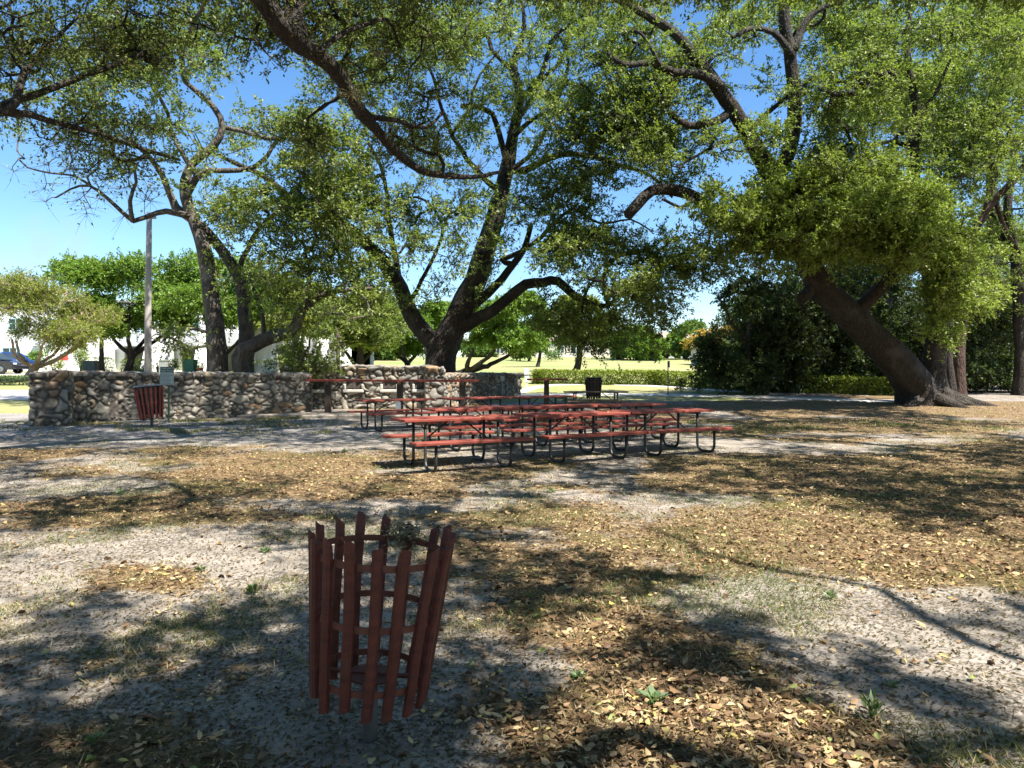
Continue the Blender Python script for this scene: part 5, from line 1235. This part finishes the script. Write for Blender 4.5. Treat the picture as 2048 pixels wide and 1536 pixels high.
# sunlit spray in front: its sunlight is put into a brighter leaf colour
def spray(label, base, limbs, regs, leaf, seed, bark='bark_oak', name='oak_tree', L=.135, **kw):
    r_ = rootthing(name, label, 'tree', base, kw.pop('group', GT)); T = Tree(seed); b = np.array(r_.location)
    for (pts, r0, r1) in limbs: T.limb([b]+pts if not T.p else pts, r0, r1, .06)
    for rg in regs:
        bare = rg[7] if len(rg) > 7 else 0
        T.clusters(px_clusters(T.rng, [rg[:7]]), bare)
    T.finish(r_, M[bark], M[leaf], L=L, **kw); return r_
spray('leafy young oak whose bright sunlit spray hangs over the leaning giant', GD(1905, 30.5)[:2],
      [(PL(30.5, 29.8, (1900, 700), (1905, 600), (1880, 500), (1830, 430), (1780, 400)), .20, .09), (PL(29.9, 27, (1880, 500), (1800, 470), (1720, 455), (1640, 440), (1570, 420)), .11, .04), (PL(30, 28.5, (1890, 560), (1930, 520), (1940, 470)), .08, .04)],
      [(1670, 425, 190, 62, 25.8, 1.6, 250), (1820, 465, 120, 66, 26.2, 1.5, 130), (1750, 380, 120, 40, 26.4, 1.6, 50), (1570, 425, 75, 52, 25.8, 1.0, 80), (1905, 580, 46, 70, 27.5, 1.0, 46), (1530, 490, 70, 36, 26, 1, 36), (1600, 500, 100, 30, 26, 1, 50), (1790, 505, 110, 30, 26.4, 1, 46), (1600, 370, 120, 30, 25.8, 1.2, 50), (1900, 640, 36, 50, 28, .8, 30), (1920, 480, 40, 45, 27.5, 1, 30), (1650, 490, 90, 30, 26, 1, 40)], 'leaf_bright', 31, nt=11, ml=15, spread=.68, W=.060, flare=(.3, .4, 4))

# ---- near tree on the left: trunk outside the picture, long limb crossing the top
r_ = rootthing('live_oak', 'near live oak whose long dark limb sweeps down across the upper picture', 'tree', (-9.6, 7.0), GT)
T = Tree(5); b = np.array(r_.location)
q0 = P(520, -20, 12.6)
T.limb([b, b+[.15, .1, 1.6], b+[.5, .4, 3.4], b+[1.2, 1.2, 5.4]], .52, .40, .05)
T.limb([b+[1.2, 1.2, 5.4], np.array([-7.0, 9.6, 7.6]), np.array([-5.8, 11.0, 8.6]), q0]+PL(12.8, 19.5, (556, 38), (600, 80), (655, 118), (690, 170), (716, 222), (752, 262), (792, 305), (832, 334), (880, 346), (925, 350), (968, 349), (1000, 344)), .34, .045, .10)
T.limb(PL(13.4, 15, (598, 78), (590, 30), (600, -30)), .10, .05, .03)
T.limb(PL(15, 17, (712, 205), (740, 232), (790, 240), (850, 255), (885, 225)), .09, .03); T.limb(PL(13.6, 16, (640, 105), (700, 60), (770, 40), (800, 95)), .08, .03)
T.limb([b+[1.2, 1.2, 5.4], np.array([-8.0, 10.5, 6.3])]+PL(12.6, 15.5, (-40, 225), (30, 205), (90, 185), (170, 150), (260, 118), (330, 90)), .15, .04, .05)
T.limb(PL(12.7, 15.5, (-30, 222), (60, 228), (140, 250), (230, 275), (300, 300), (360, 320)), .08, .03, .05); T.limb(PL(13, 14.5, (30, 205), (50, 140), (100, 80), (160, 30)), .07, .03, .05)
T.limb([b+[1.2, 1.2, 5.4], b+[1.0, 2.6, 8.2], b+[2.2, 4.6, 10.2]], .26, .10); T.limb([b+[1.2, 1.2, 5.4], b+[2.6, -.5, 8.0], b+[5.2, -2.0, 9.6], b+[8.0, -3.4, 10.2]], .24, .09)
T.clusters(px_clusters(T.rng, [(150, 120, 170, 90, 14.5, 1.6, 75), (60, 60, 110, 60, 13.5, 1.2, 34), (300, 60, 140, 60, 15.5, 1.6, 52), (260, 270, 130, 60, 15.2, 1.0, 34), (90, 235, 90, 30, 13.6, .7, 18)]), .42)
T.clusters(px_clusters(T.rng, [(520, 50, 110, 60, 14.5, 1.4, 45), (690, 70, 110, 60, 15.5, 1.6, 48), (770, 200, 90, 70, 17, 1.3, 34), (870, 300, 80, 45, 18.5, .9, 26), (640, 250, 60, 60, 16.5, 1, 18), (860, 60, 90, 60, 17, 1.2, 36)]), .15)
OVER_Q = T, r_
# ---- trees outside the picture that shade the foreground
def trunk_only(seed, xy, label, limbs):
    r_ = rootthing('live_oak', label, 'tree', xy, GT); T = Tree(seed); b = np.array(r_.location)
    T.limb([b, b+[.1, .1, 1.5], b+[.3, .2, 3.6]], .50, .40, .05)
    for l in limbs: T.limb([b+[.3, .2, 3.6]]+[np.array(p, float) for p in l], .13, .03, .8)
    return T, r_
OVER_P = trunk_only(6, (5.2, -4.0), 'live oak standing behind the camera that shades the foreground', [[(5.6, -2.2, 6.5), (6.0, .5, 8.4), (5.6, 3.2, 9.4)], [(3.6, -4.4, 6.8), (1.0, -3.6, 8.8), (-1.6, -1.8, 9.6)], [(7.4, -3.0, 6.8), (10, -1.2, 8.8), (12, 1, 9.4)]])
OVER_R = trunk_only(7, (13.2, 5.5), 'live oak just out of view at the right, shading the tables', [[(11.4, 6.0, 6.6), (9.2, 6.8, 8.6), (6.4, 7.6, 9.8)], [(13.4, 8.2, 6.8), (12.4, 10.6, 8.8), (10.2, 12.4, 10.2)], [(14.6, 4.0, 7), (15.5, 1.5, 9)]])
LIT = [(745, 816, 120, 9, 1.3), (260, 1082, 240, 26, .6), (60, 1190, 120, 40, .6), (310, 1150, 130, 40, .85), (650, 935, 230, 34, .6), (200, 925, 160, 16, .4), (1150, 1035, 300, 26, .6), (1550, 1085, 420, 60, .85), (1260, 1465, 260, 90, 1.7), (1880, 1290, 230, 50, .8), (1600, 1230, 120, 30, .6), (1480, 1190, 240, 40, .8),
       (1960, 1150, 160, 60, .5), (1000, 1250, 60, 60, .3), (860, 1290, 40, 120, .2), (1080, 1370, 60, 50, .6), (640, 1330, 90, 30, .3), (450, 1440, 120, 30, .35), (1400, 898, 160, 18, .45), (1700, 890, 160, 14, .5), (2000, 1420, 120, 60, .6), (730, 1110, 140, 30, .3), (1950, 865, 120, 14, .6), (1250, 805, 200, 8, .7), (950, 905, 120, 12, .4), (1850, 945, 200, 14, .4)]
DARK = [(350, 833, 300, 16, .7), (900, 870, 330, 26, .4), (1750, 985, 300, 30, .5), (80, 1090, 120, 20, .5), (480, 1085, 60, 20, .4), (880, 868, 240, 22, .5), (1150, 830, 200, 8, .4), (300, 829, 280, 14, .7), (200, 845, 300, 14, .5), (1520, 1290, 150, 32, .9), (1780, 1440, 170, 28, .9), (1300, 1150, 130, 40, .5), (300, 1024, 330, 15, .9), (1850, 1030, 230, 26, .8), (200, 1300, 260, 70, .7), (150, 1460, 260, 90, .8), (760, 1250, 200, 200, .8), (1650, 1380, 120, 26, .7), (520, 1230, 240, 40, .6), (300, 860, 300, 22, .8), (900, 1020, 260, 20, .4)]
rng = np.random.default_rng(77); cand = []; K = 8800  # unseen leaf clumps placed up-sun to cast the chosen ground shade
tx = rng.uniform(-15.5, 15, K); ty = rng.uniform(-7, 27.5, K); tpx, tpy = to_px(tx, ty, 0)
pr = .5*(vnoise(tx*1.1+9, ty*.8)-.5)+np.interp(ty, [2, 8, 14, 27], [.70, .70, .76, .72])+.9*(fbm(tx*.45+70, ty*.45+9, 3)-.5)
pr = np.where((np.abs(tx) > ty*.78+1.2), np.where(np.abs(tx) > ty*.78+2.4, .55, 0), pr)
for (x, y, rx, ry, s) in LIT: pr -= 1.5*s*np.exp(-(((tpx-x)/rx/1.15)**2+((tpy-y)/ry/1.15)**2))
for (x, y, rx, ry, s) in DARK: pr += s*np.exp(-(((tpx-x)/rx)**2+((tpy-y)/ry)**2))
tx = np.concatenate([tx, rng.normal(-.80, .40, 44)]); ty = np.concatenate([ty, rng.normal(3.05, .36, 44)]); pr = np.concatenate([pr, np.full(44, 2.)])
pr[(ty < .8) & (np.abs(tx) < 2.2)] = .6
hot = ((to_px(tx, ty)[0]-1260)/250)**2+((to_px(tx, ty)[1]-1470)/85)**2 < 1
pr[hot & (ty > .8)] = -1
for i in np.nonzero(rng.random(len(pr)) < pr)[0]:
    z = rng.uniform(7.0, 10.0); c = np.array([tx[i], ty[i], 0])+SUN*(z/SUN[2])
    for _ in range(12):
        px, py = to_px(c[0], c[1], c[2])
        if c[1] < .8 or py < -90 or px < -140 or px > 2200 or (c[1] > 13 and py < -25): break
        z += .6; c = np.array([tx[i], ty[i], 0])+SUN*(z/SUN[2])
    else: continue
    d = [np.min(((np.array(t.p)-c)**2).sum(1)) for t, _ in (OVER_Q, OVER_P, OVER_R)]
    (OVER_Q, OVER_P, OVER_R)[int(np.argmin(d))][0].C.append(c); (OVER_Q, OVER_P, OVER_R)[int(np.argmin(d))][0].S.append(0.0)
OVER_Q[0].finish(OVER_Q[1], M['bark_oak'], M['leaf_brown'], flare=(.5, .6, 5), L=.095, W=.043, nt=9, ml=12, spread=.60, twr=.0045, fern=26, relief=.12)
for t, r_ in (OVER_P, OVER_R): t.finish(r_, M['bark_oak'], M['leaf_oak'], flare=(.5, .6, 5), L=.115, W=.055, nt=9, ml=13, spread=.55, relief=.12)

for i, (x, y, h) in enumerate(((-15, -7, 11), (-6, -15, 12), (5, -18, 13), (16, -16, 12), (-20, 5, 12), (-23, 17, 10), (25, 10, 12), (-27, -12, 13), (24, -8, 12))):  # unseen trees added around the view to block sky light and deepen shade
    rng_ = np.random.default_rng(300+i); r_ = rootthing('live_oak', 'unseen live oak added to block sky light, outside the picture', 'tree', (x, y), 'live oaks outside the picture'); T = Tree(300+i); b = np.array(r_.location)
    T.limb([b, b+[.2, .1, h*.3]], .45, .38, .05)
    for k in range(4):
        a = 2*math.pi*(k+rng_.random()*.5)/4; T.limb([b+[.2, .1, h*.3], b+[math.cos(a)*1.6, math.sin(a)*1.6, h*.5], b+[math.cos(a)*3.4, math.sin(a)*3.4, h*.7]], .25, .09, .15)
    for _ in range(110):
        v = rdir(1, rng_)[0]*(.5+.5*rng_.random()); T.C.append(b+[0, 0, h*.68]+v*np.array([5.4, 5.4, h*.34])); T.S.append(0.0)
    T.finish(r_, M['bark_oak'], M['leaf_oak'], flare=(.5, .6, 5), L=.34, W=.18, nt=8, ml=10, spread=1.1, seg=.6)
# ---- right-hand wood
spray('crooked oak at the right edge with reddish bark and two raised limbs', GD(1918, 33)[:2],
      [(PL(33, 33, (1916, 720), (1922, 640), (1932, 540), (1950, 460), (1985, 405), (2030, 360), (2075, 320)), .30, .14), (PL(33, 32.6, (1965, 440), (1984, 370), (1992, 320), (2020, 270)), .18, .08), (PL(33, 33.2, (1990, 400), (2010, 460), (2050, 520)), .14, .06), (PL(33, 32.5, (2030, 360), (2045, 330), (2060, 260)), .14, .06)],
      [(1985, 560, 80, 100, 34, 1.6, 60), (1990, 380, 80, 90, 33.5, 2, 60), (1900, 320, 80, 70, 33, 1.6, 50), (2030, 220, 60, 110, 32, 2, 60), (2040, 650, 60, 80, 35, 2, 45)], 'leaf_oak', 32, bark='bark_red', flare=(.4, .5, 5), nt=9, ml=12, fern=8)
spray('straight dark oak at the far right edge hung with vines', GD(2042, 34)[:2],
      [(PL(34, 34, (2040, 700), (2034, 600), (2028, 500), (2015, 420), (2030, 300)), .34, .14), (PL(34, 35, (2028, 520), (1990, 440), (1960, 400)), .14, .06)],
      [(2040, 90, 120, 100, 34, 2.4, 100), (1960, 60, 120, 70, 35, 2, 70), (2060, 420, 60, 110, 35, 2, 50)], 'leaf_bright', 33, flare=(.4, .5, 4), nt=9, ml=12)
for (bx, d, regs, lb, sd) in (
    (1500, 34.5, [(1530, 605, 70, 60, 34, 1.6, 70), (1408, 705, 24, 52, 33.8, .5, 30), (1405, 755, 18, 18, 33.8, .4, 8), (1545, 725, 55, 42, 34.4, 1.2, 60), (1490, 760, 26, 20, 34, .5, 14)], 'dark understorey tree with foliage hanging to the ground left of the leaning oak', 51),
    (1570, 36, [(1500, 660, 60, 60, 36, 1.4, 45), (1570, 640, 90, 80, 36, 1.6, 110), (1570, 730, 70, 40, 36, 1.4, 70), (1575, 765, 80, 22, 35.6, .8, 60), (1590, 560, 80, 50, 35, 1.4, 45)], 'dark understorey tree right of the golden tree, its trunk in deep shade', 52),
    (1650, 37, [(1650, 620, 90, 90, 37, 1.8, 120), (1660, 720, 80, 50, 37, 1.6, 90), (1680, 762, 90, 22, 36.4, .8, 70)], 'dark understorey tree directly behind the sawn limb stub', 53),
    (1750, 38, [(1750, 640, 90, 90, 38, 1.8, 130), (1750, 730, 80, 45, 38, 1.6, 65), (1700, 560, 70, 60, 38, 2, 50)], 'dark understorey tree between the two trunks of the leaning oak', 54),
    (1960, 39, [(1960, 660, 80, 100, 38, 2, 130), (1830, 690, 60, 70, 39, 1.4, 60), (1930, 740, 60, 35, 37, 1, 40), (2010, 730, 60, 45, 38, 1.4, 60), (1985, 690, 55, 75, 35.2, .6, 80), (1965, 765, 60, 20, 36, .6, 40)], 'dark understorey tree in the wood at the far right', 55)):
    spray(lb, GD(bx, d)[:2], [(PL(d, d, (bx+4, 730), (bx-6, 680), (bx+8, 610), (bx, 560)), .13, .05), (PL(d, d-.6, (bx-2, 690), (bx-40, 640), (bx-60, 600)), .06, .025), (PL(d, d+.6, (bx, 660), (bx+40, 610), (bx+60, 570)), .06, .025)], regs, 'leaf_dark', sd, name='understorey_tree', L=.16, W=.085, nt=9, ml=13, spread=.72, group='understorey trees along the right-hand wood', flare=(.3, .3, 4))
for i, (px, d, rx, rz) in enumerate(((1905, 37, 1.6, .7), (1975, 36, 1.8, .8), (2030, 35.5, 1.7, .9), (1700, 40, 1.7, .7), (1620, 40, 1.5, .65), (1800, 41, 1.8, .8))):
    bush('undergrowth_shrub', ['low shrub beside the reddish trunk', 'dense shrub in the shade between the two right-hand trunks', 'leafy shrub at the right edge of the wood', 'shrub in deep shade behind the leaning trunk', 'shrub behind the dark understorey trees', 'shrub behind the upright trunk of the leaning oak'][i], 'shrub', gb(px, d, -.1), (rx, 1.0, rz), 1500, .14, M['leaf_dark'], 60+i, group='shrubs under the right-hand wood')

def undergrowth():
    rng = np.random.default_rng(90); n = 42000
    x = rng.uniform(15.5, 52, n); y = 44+.12*x+rng.uniform(0, 6, n); top = 5.2*(.35+fbm(x*.25, y*.25, 4))*np.interp(x, [15.5, 19], [.5, 1])
    p = np.stack([x, y, gz(x, y)+top*rng.random(n)**.8], 1)
    me = leaf_mesh('woodland_undergrowth', p, rdir(n, rng), rng.normal(size=(n, 3))*.6+np.array([0, -.3, .5]), .26+.2*rng.random(n), .17, rng.random(n)*.9)
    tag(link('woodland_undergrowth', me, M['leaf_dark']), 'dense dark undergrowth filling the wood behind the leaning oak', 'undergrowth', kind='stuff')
undergrowth()
# ---- trees further off
def bg_tree(px, d, cx, cy, rx, ry, ncl, leaf, label, seed, bark='bark_oak', rt=.22, L=None, name='tree', fork=1, group='trees beyond the picnic ground', depth=.9, dense=(8, 10), lobes=11, W=.5, stems=None, low=.35):
    rng = np.random.default_rng(seed); r_ = rootthing(name, label, 'tree', GD(px, d)[:2], group); T = Tree(seed); b = np.array(r_.location); m = d/F; C = P(cx, cy, d); R = np.array([rx*m, rx*m*depth, ry*m])
    hd = C-b; ff = C-np.array([0, 0, R[2]*low])
    if fork == 1: T.limb([b, b+(ff-b)*.35+rng.normal(size=3)*[.15, .15, 0], ff], rt, rt*.5, .08)
    else:
        f0 = b+(ff-b)*(.30 if stems is None else stems); T.limb([b, f0], rt, rt*.85, .04)
        for k in range(fork):
            a = 2*math.pi*(k+rng.random()*.5)/fork; e = ff+np.array([math.cos(a)*R[0]*.45, math.sin(a)*R[1]*.4, R[2]*.15]); T.limb([f0, (f0+e)/2+np.array([math.cos(a), math.sin(a), -.3])*R[0]*.08, e], rt*.62, rt*.25, .10)
    lc = rdir(lobes, rng)*rng.uniform(.45, .80, (lobes, 1)); lc[:, 2] = lc[:, 2]*.85
    for _ in range(int(ncl*2.0)):
        j = rng.integers(lobes); v = rdir(1, rng)[0]; v[2] = abs(v[2])*1.0-.25; p = C+(lc[j]+v*.36*(.55+.45*rng.random()))*R
        if p[2] > b[2]+.5: T.C.append(p); T.S.append(0.0)
    L = L or max(.16, d*.0040); sp = max(.6, min(R)*.24)
    return T.finish(r_, M[bark], M[leaf], flare=(.4, .4, 4), nt=dense[0], ml=dense[1], spread=sp, L=L, W=L*W, twr=.006+d*.00012, seg=max(.4, R[0]*.12), twig_frac=.6, up=.2)
bg_tree(51, 46, 92, 628, 150, 96, 300, 'leaf_myrtle', 'yellow green crape myrtle with pale forked trunk beside the parked cars', 71, 'bark_pale', .24, name='crape_mytle'.replace('myt', 'myrt'), fork=5, stems=.42, L=.13, low=.7)
bg_tree(255, 56, 285, 592, 165, 104, 300, 'leaf_spring', 'large fresh green tree behind the utility pole', 72, rt=.3, fork=4)
bg_tree(205, 54, 205, 628, 95, 66, 150, 'leaf_spring', 'fresh green tree between the myrtle and the utility pole', 73, rt=.22)
bg_tree(445, 54, 450, 590, 150, 108, 260, 'leaf_spring', 'sunlit green tree directly behind the ficus trunks', 74, rt=.28, fork=3)
bg_tree(600, 52, 610, 625, 90, 72, 140, 'leaf_myrtle', 'yellow green tree behind the low ficus limb', 75, rt=.2)
bg_tree(712, 47, 725, 640, 115, 85, 170, 'leaf_oak', 'small oak with a twisted double trunk left of the central oak', 76, rt=.24, fork=3)
bg_tree(815, 66, 815, 665, 85, 62, 140, 'leaf_spring', 'green tree seen through the fork of the central oak', 77, rt=.3, fork=3)
bg_tree(848, 63, 880, 650, 70, 62, 110, 'leaf_spring', 'green tree directly behind the central oak trunk', 78, rt=.26, fork=3)
bg_tree(914, 50, 990, 650, 125, 78, 230, 'leaf_spring', 'bright green spreading oak right of the central trunk', 79, rt=.36, fork=4, low=.8)
bg_tree(1152, 62, 1160, 645, 75, 62, 130, 'leaf_myrtle', 'yellowing tree standing alone on the golf lawn', 80, rt=.32)
bg_tree(1075, 78, 1080, 660, 45, 50, 80, 'leaf_far', 'dark green tree between the spreading oak and the yellowing tree', 81)
bg_tree(1270, 118, 1290, 690, 70, 40, 150, 'leaf_spring', 'round bright tree far across the golf lawn', 82, rt=.5, fork=4, low=.8)
bg_tree(1240, 125, 1235, 690, 45, 36, 90, 'leaf_far', 'dark round tree far off left of the round bright one', 83, rt=.4)
bg_tree(1372, 125, 1380, 680, 60, 45, 110, 'leaf_far', 'dark tall tree above the grey blue house', 84, rt=.4)
bg_tree(1330, 132, 1335, 690, 40, 34, 80, 'leaf_spring', 'small far tree left of the grey blue house', 85, rt=.4)
bg_tree(1443, 58, 1445, 686, 66, 36, 130, 'leaf_yellow', 'golden flowering tree with a pale trunk beyond the hedge', 86, 'bark_pale', .20, L=.20, fork=3, stems=.6)
bg_tree(1040, 112, 1038, 706, 18, 16, 40, 'leaf_myrtle', 'thin pale tree on the golf mound', 87, rt=.14, L=.3)
bg_tree(1058, 110, 1062, 700, 20, 22, 45, 'leaf_far', 'small dark tree casting a shadow on the golf mound', 88, rt=.2, L=.3)
bg_tree(960, 140, 960, 695, 60, 34, 90, 'leaf_far', 'far dark tree left of the golf mound', 89, rt=.4)
bg_tree(1100, 165, 1110, 690, 45, 30, 80, 'leaf_far', 'far tree above the cream house', 90, rt=.4)
bg_tree(1195, 165, 1195, 690, 45, 34, 80, 'leaf_far', 'far tree right of the taller cream house', 91, rt=.4)
bg_tree(760, 110, 760, 690, 70, 40, 90, 'leaf_far', 'far tree left beyond the fairway', 92, rt=.4)
bg_tree(690, 85, 670, 640, 80, 70, 120, 'leaf_far', 'tall tree rising behind the white end block', 93, rt=.4)
bg_tree(1540, 60, 1540, 640, 90, 100, 130, 'leaf_far', 'tall tree far behind the dark understorey trees', 94, rt=.4)
bg_tree(1680, 55, 1680, 600, 110, 130, 170, 'leaf_oak', 'tall oak deep in the wood behind the leaning giant', 95, rt=.4)
bg_tree(1830, 52, 1830, 580, 120, 150, 190, 'leaf_oak', 'tall oak deep in the wood behind the upright trunk', 96, rt=.4)
bg_tree(1990, 50, 1990, 560, 120, 170, 210, 'leaf_oak', 'tall oak deep in the wood behind the crooked right-hand oak', 97, rt=.4)
bg_tree(1780, 50, 1780, 250, 170, 130, 230, 'leaf_bright', 'towering pale green oak closing the sky above the wood', 98, rt=.5)
bg_tree(1985, 46, 1985, 130, 150, 130, 200, 'leaf_bright', 'towering pale green oak in the top right corner', 99, rt=.5)
bg_tree(1420, 165, 1430, 690, 60, 36, 90, 'leaf_far', 'far tree behind the golden flowering tree', 100, rt=.4)

# cabbage palm
g = GD(722, 46); r_ = rootthing('cabbage_palm', 'small cabbage palm with pale fan leaves beyond the wall', 'palm', g[:2]); rng = np.random.default_rng(12)
hp = H+(745-682)*46/F-r_.location.z; mb = MB(); mb.tube([(0, 0, -.2), (.03, 0, hp*.5), (0, 0, hp)], [.17, .15, .16], 10); mb.build('trunk', M['bark_oak'], r_, True)
pos = []; ax = []; no = []; LL = []
for k in range(24):
    a = rng.random()*2*np.pi; el = rng.uniform(-.5, 1.2); d = np.array([math.cos(a)*math.cos(el), math.sin(a)*math.cos(el), math.sin(el)]); c = np.array([0, 0, hp])+d*rng.uniform(.7, 1.0)
    s = np.cross(d, [0, 0, 1.]); s /= np.linalg.norm(s); u = np.cross(s, d)
    for j in range(18):
        f = (j-8.5)/8.5*1.5; v = d*math.cos(f)+s*math.sin(f)+np.array([0, 0, -.22]); pos.append(c); ax.append(v); no.append(u+rng.normal(size=3)*.15); LL.append(.75-.2*abs(f)/1.5)
link('fronds', leaf_mesh('fronds', np.array(pos), np.array(ax), np.array(no), np.array(LL), .06, rng.random(len(pos))), M['leaf_bright'], r_)

# air plants on the limbs
def air_plant(x, y, d, r, label, seed):
    rng = np.random.default_rng(seed); c = P(x, y, d); n = 60
    ax = rdir(n, rng); ax[:, 2] = np.abs(ax[:, 2])*.9-.1; L_ = r*(.6+.6*rng.random(n))
    k = 3; pos = []; axs = []; Ls = []; cur = np.zeros((n, 3))+rng.normal(size=(n, 3))*.02; dv = ax.copy()
    for s in range(k):
        pos.append(cur.copy()); axs.append(dv.copy()); Ls.append(L_/k*1.08); cur = cur+dv/np.linalg.norm(dv, axis=1, keepdims=True)*(L_/k)[:, None]; dv = dv-np.array([0, 0, .32])
    m = leaf_mesh('air_plant', np.concatenate(pos), np.concatenate(axs), np.tile(np.cross(ax, [0, 0, 1.])+.01, (k, 1))[:, [0, 1, 2]]*0+np.array([0, 0, 1.])+rng.normal(size=(n*k, 3))*.3, np.concatenate(Ls), .016, np.tile(rng.random(n), k))
    o = link('air_plant', m, M['air_plant']); o.location = c; tag(o, label, 'air plant', 'air plants on the oak limbs')
air_plant(958, 338, 18.9, .48, 'large air plant tuft on the drooping end of the long limb', 1)
air_plant(1022, 316, 19.4, .42, 'spiky air plant where the long limb meets the central oak', 2)
air_plant(706, 190, 14.4, .34, 'air plant on the steepest part of the long limb', 3)
air_plant(784, 248, 16.2, .36, 'air plant in the bend below the steep part of the long limb', 4)
air_plant(757, 108, 15.6, .36, 'air plant on the thin branch right of the long limb', 5)
air_plant(1044, 103, 30.8, .5, 'air plant high on the central oak trunk', 6)
air_plant(1632, 32, 28.0, .5, 'air plant at the top of the leaning oak fork', 7)
air_plant(455, 155, 27.5, .42, 'air plant high in the ficus', 8)

# ================================================================== SKY, SUN, CAMERA
w = bpy.data.worlds.new('World'); sc.world = w; w.use_nodes = True; nt = w.node_tree; nt.nodes.clear()
sky = nt.nodes.new('ShaderNodeTexSky'); sky.sky_type = 'NISHITA'; sky.sun_disc = False; sky.sun_elevation = SUN_EL; sky.sun_rotation = math.atan2(SUN_AZ[0], SUN_AZ[1])
sky.air_density = 1.0; sky.dust_density = .25; sky.ozone_density = 3.0; sky.altitude = 10
bg = nt.nodes.new('ShaderNodeBackground'); bg.inputs['Strength'].default_value = .087
# one faint wisp of cloud low on the left
tc = nt.nodes.new('ShaderNodeTexCoord'); 
vd = nt.nodes.new('ShaderNodeVectorMath'); vd.operation = 'DISTANCE'; d_ = Vector(P(118, 505, 1)-np.array([0, 0, H])).normalized(); vd.inputs[1].default_value = d_
mp = nt.nodes.new('ShaderNodeMapping'); mp.inputs['Scale'].default_value = (9, 9, 4); nz = nt.nodes.new('ShaderNodeTexNoise'); nz.inputs['Scale'].default_value = 1.6; nz.inputs['Detail'].default_value = 6
nt.links.new(tc.outputs['Generated'], mp.inputs['Vector']); nt.links.new(mp.outputs[0], nz.inputs['Vector']); nt.links.new(tc.outputs['Generated'], vd.inputs[0])
r1 = ramp(nt.nodes, [(.0, (1, 1, 1)), (.055, (0, 0, 0))]); r2 = ramp(nt.nodes, [(.42, (0, 0, 0)), (.62, (1, 1, 1))]); nt.links.new(vd.outputs['Value'], r1.inputs['Fac']); nt.links.new(nz.outputs['Fac'], r2.inputs['Fac'])
mu = nt.nodes.new('ShaderNodeMath'); mu.operation = 'MULTIPLY'; nt.links.new(r1.outputs[0], mu.inputs[0]); nt.links.new(r2.outputs[0], mu.inputs[1])
mx = mixc(nt.nodes, nt.links, mu.outputs[0], sky.outputs[0], (3.0, 3.7, 4.7))
hs = nt.nodes.new('ShaderNodeHueSaturation'); hs.inputs['Saturation'].default_value = 1.2; nt.links.new(mx, hs.inputs['Color'])
nt.links.new(hs.outputs[0], bg.inputs['Color']); wo = nt.nodes.new('ShaderNodeOutputWorld'); nt.links.new(bg.outputs[0], wo.inputs['Surface'])
sl = bpy.data.lights.new('sun', 'SUN'); sl.energy = 5.0; sl.angle = math.radians(.53); sl.color = (1.0, .94, .84); so = bpy.data.objects.new('sun', sl); COL.objects.link(so)
so.rotation_euler = Vector(SUN).to_track_quat('Z', 'Y').to_euler(); so.location = (8, -6, 20)
cam = bpy.data.cameras.new('camera'); cam.sensor_width = 36; cam.lens = F/2048*36; cam.shift_y = -(768-YH)/2048; cam.clip_start = .05; cam.clip_end = 4000
co = bpy.data.objects.new('camera', cam); COL.objects.link(co); co.location = (0, 0, H); co.rotation_euler = (math.pi/2, 0, 0); sc.camera = co
sc.view_settings.view_transform = 'Standard'; sc.view_settings.look = 'None'; sc.view_settings.gamma = 1; sc.view_settings.exposure = 1.48; sc.view_settings.use_curve_mapping = False
cy = sc.cycles; cy.max_bounces = 8; cy.diffuse_bounces = 4; cy.glossy_bounces = 3; cy.transmission_bounces = 5; cy.transparent_max_bounces = 4; cy.use_denoising = True; cy.sample_clamp_indirect = 6
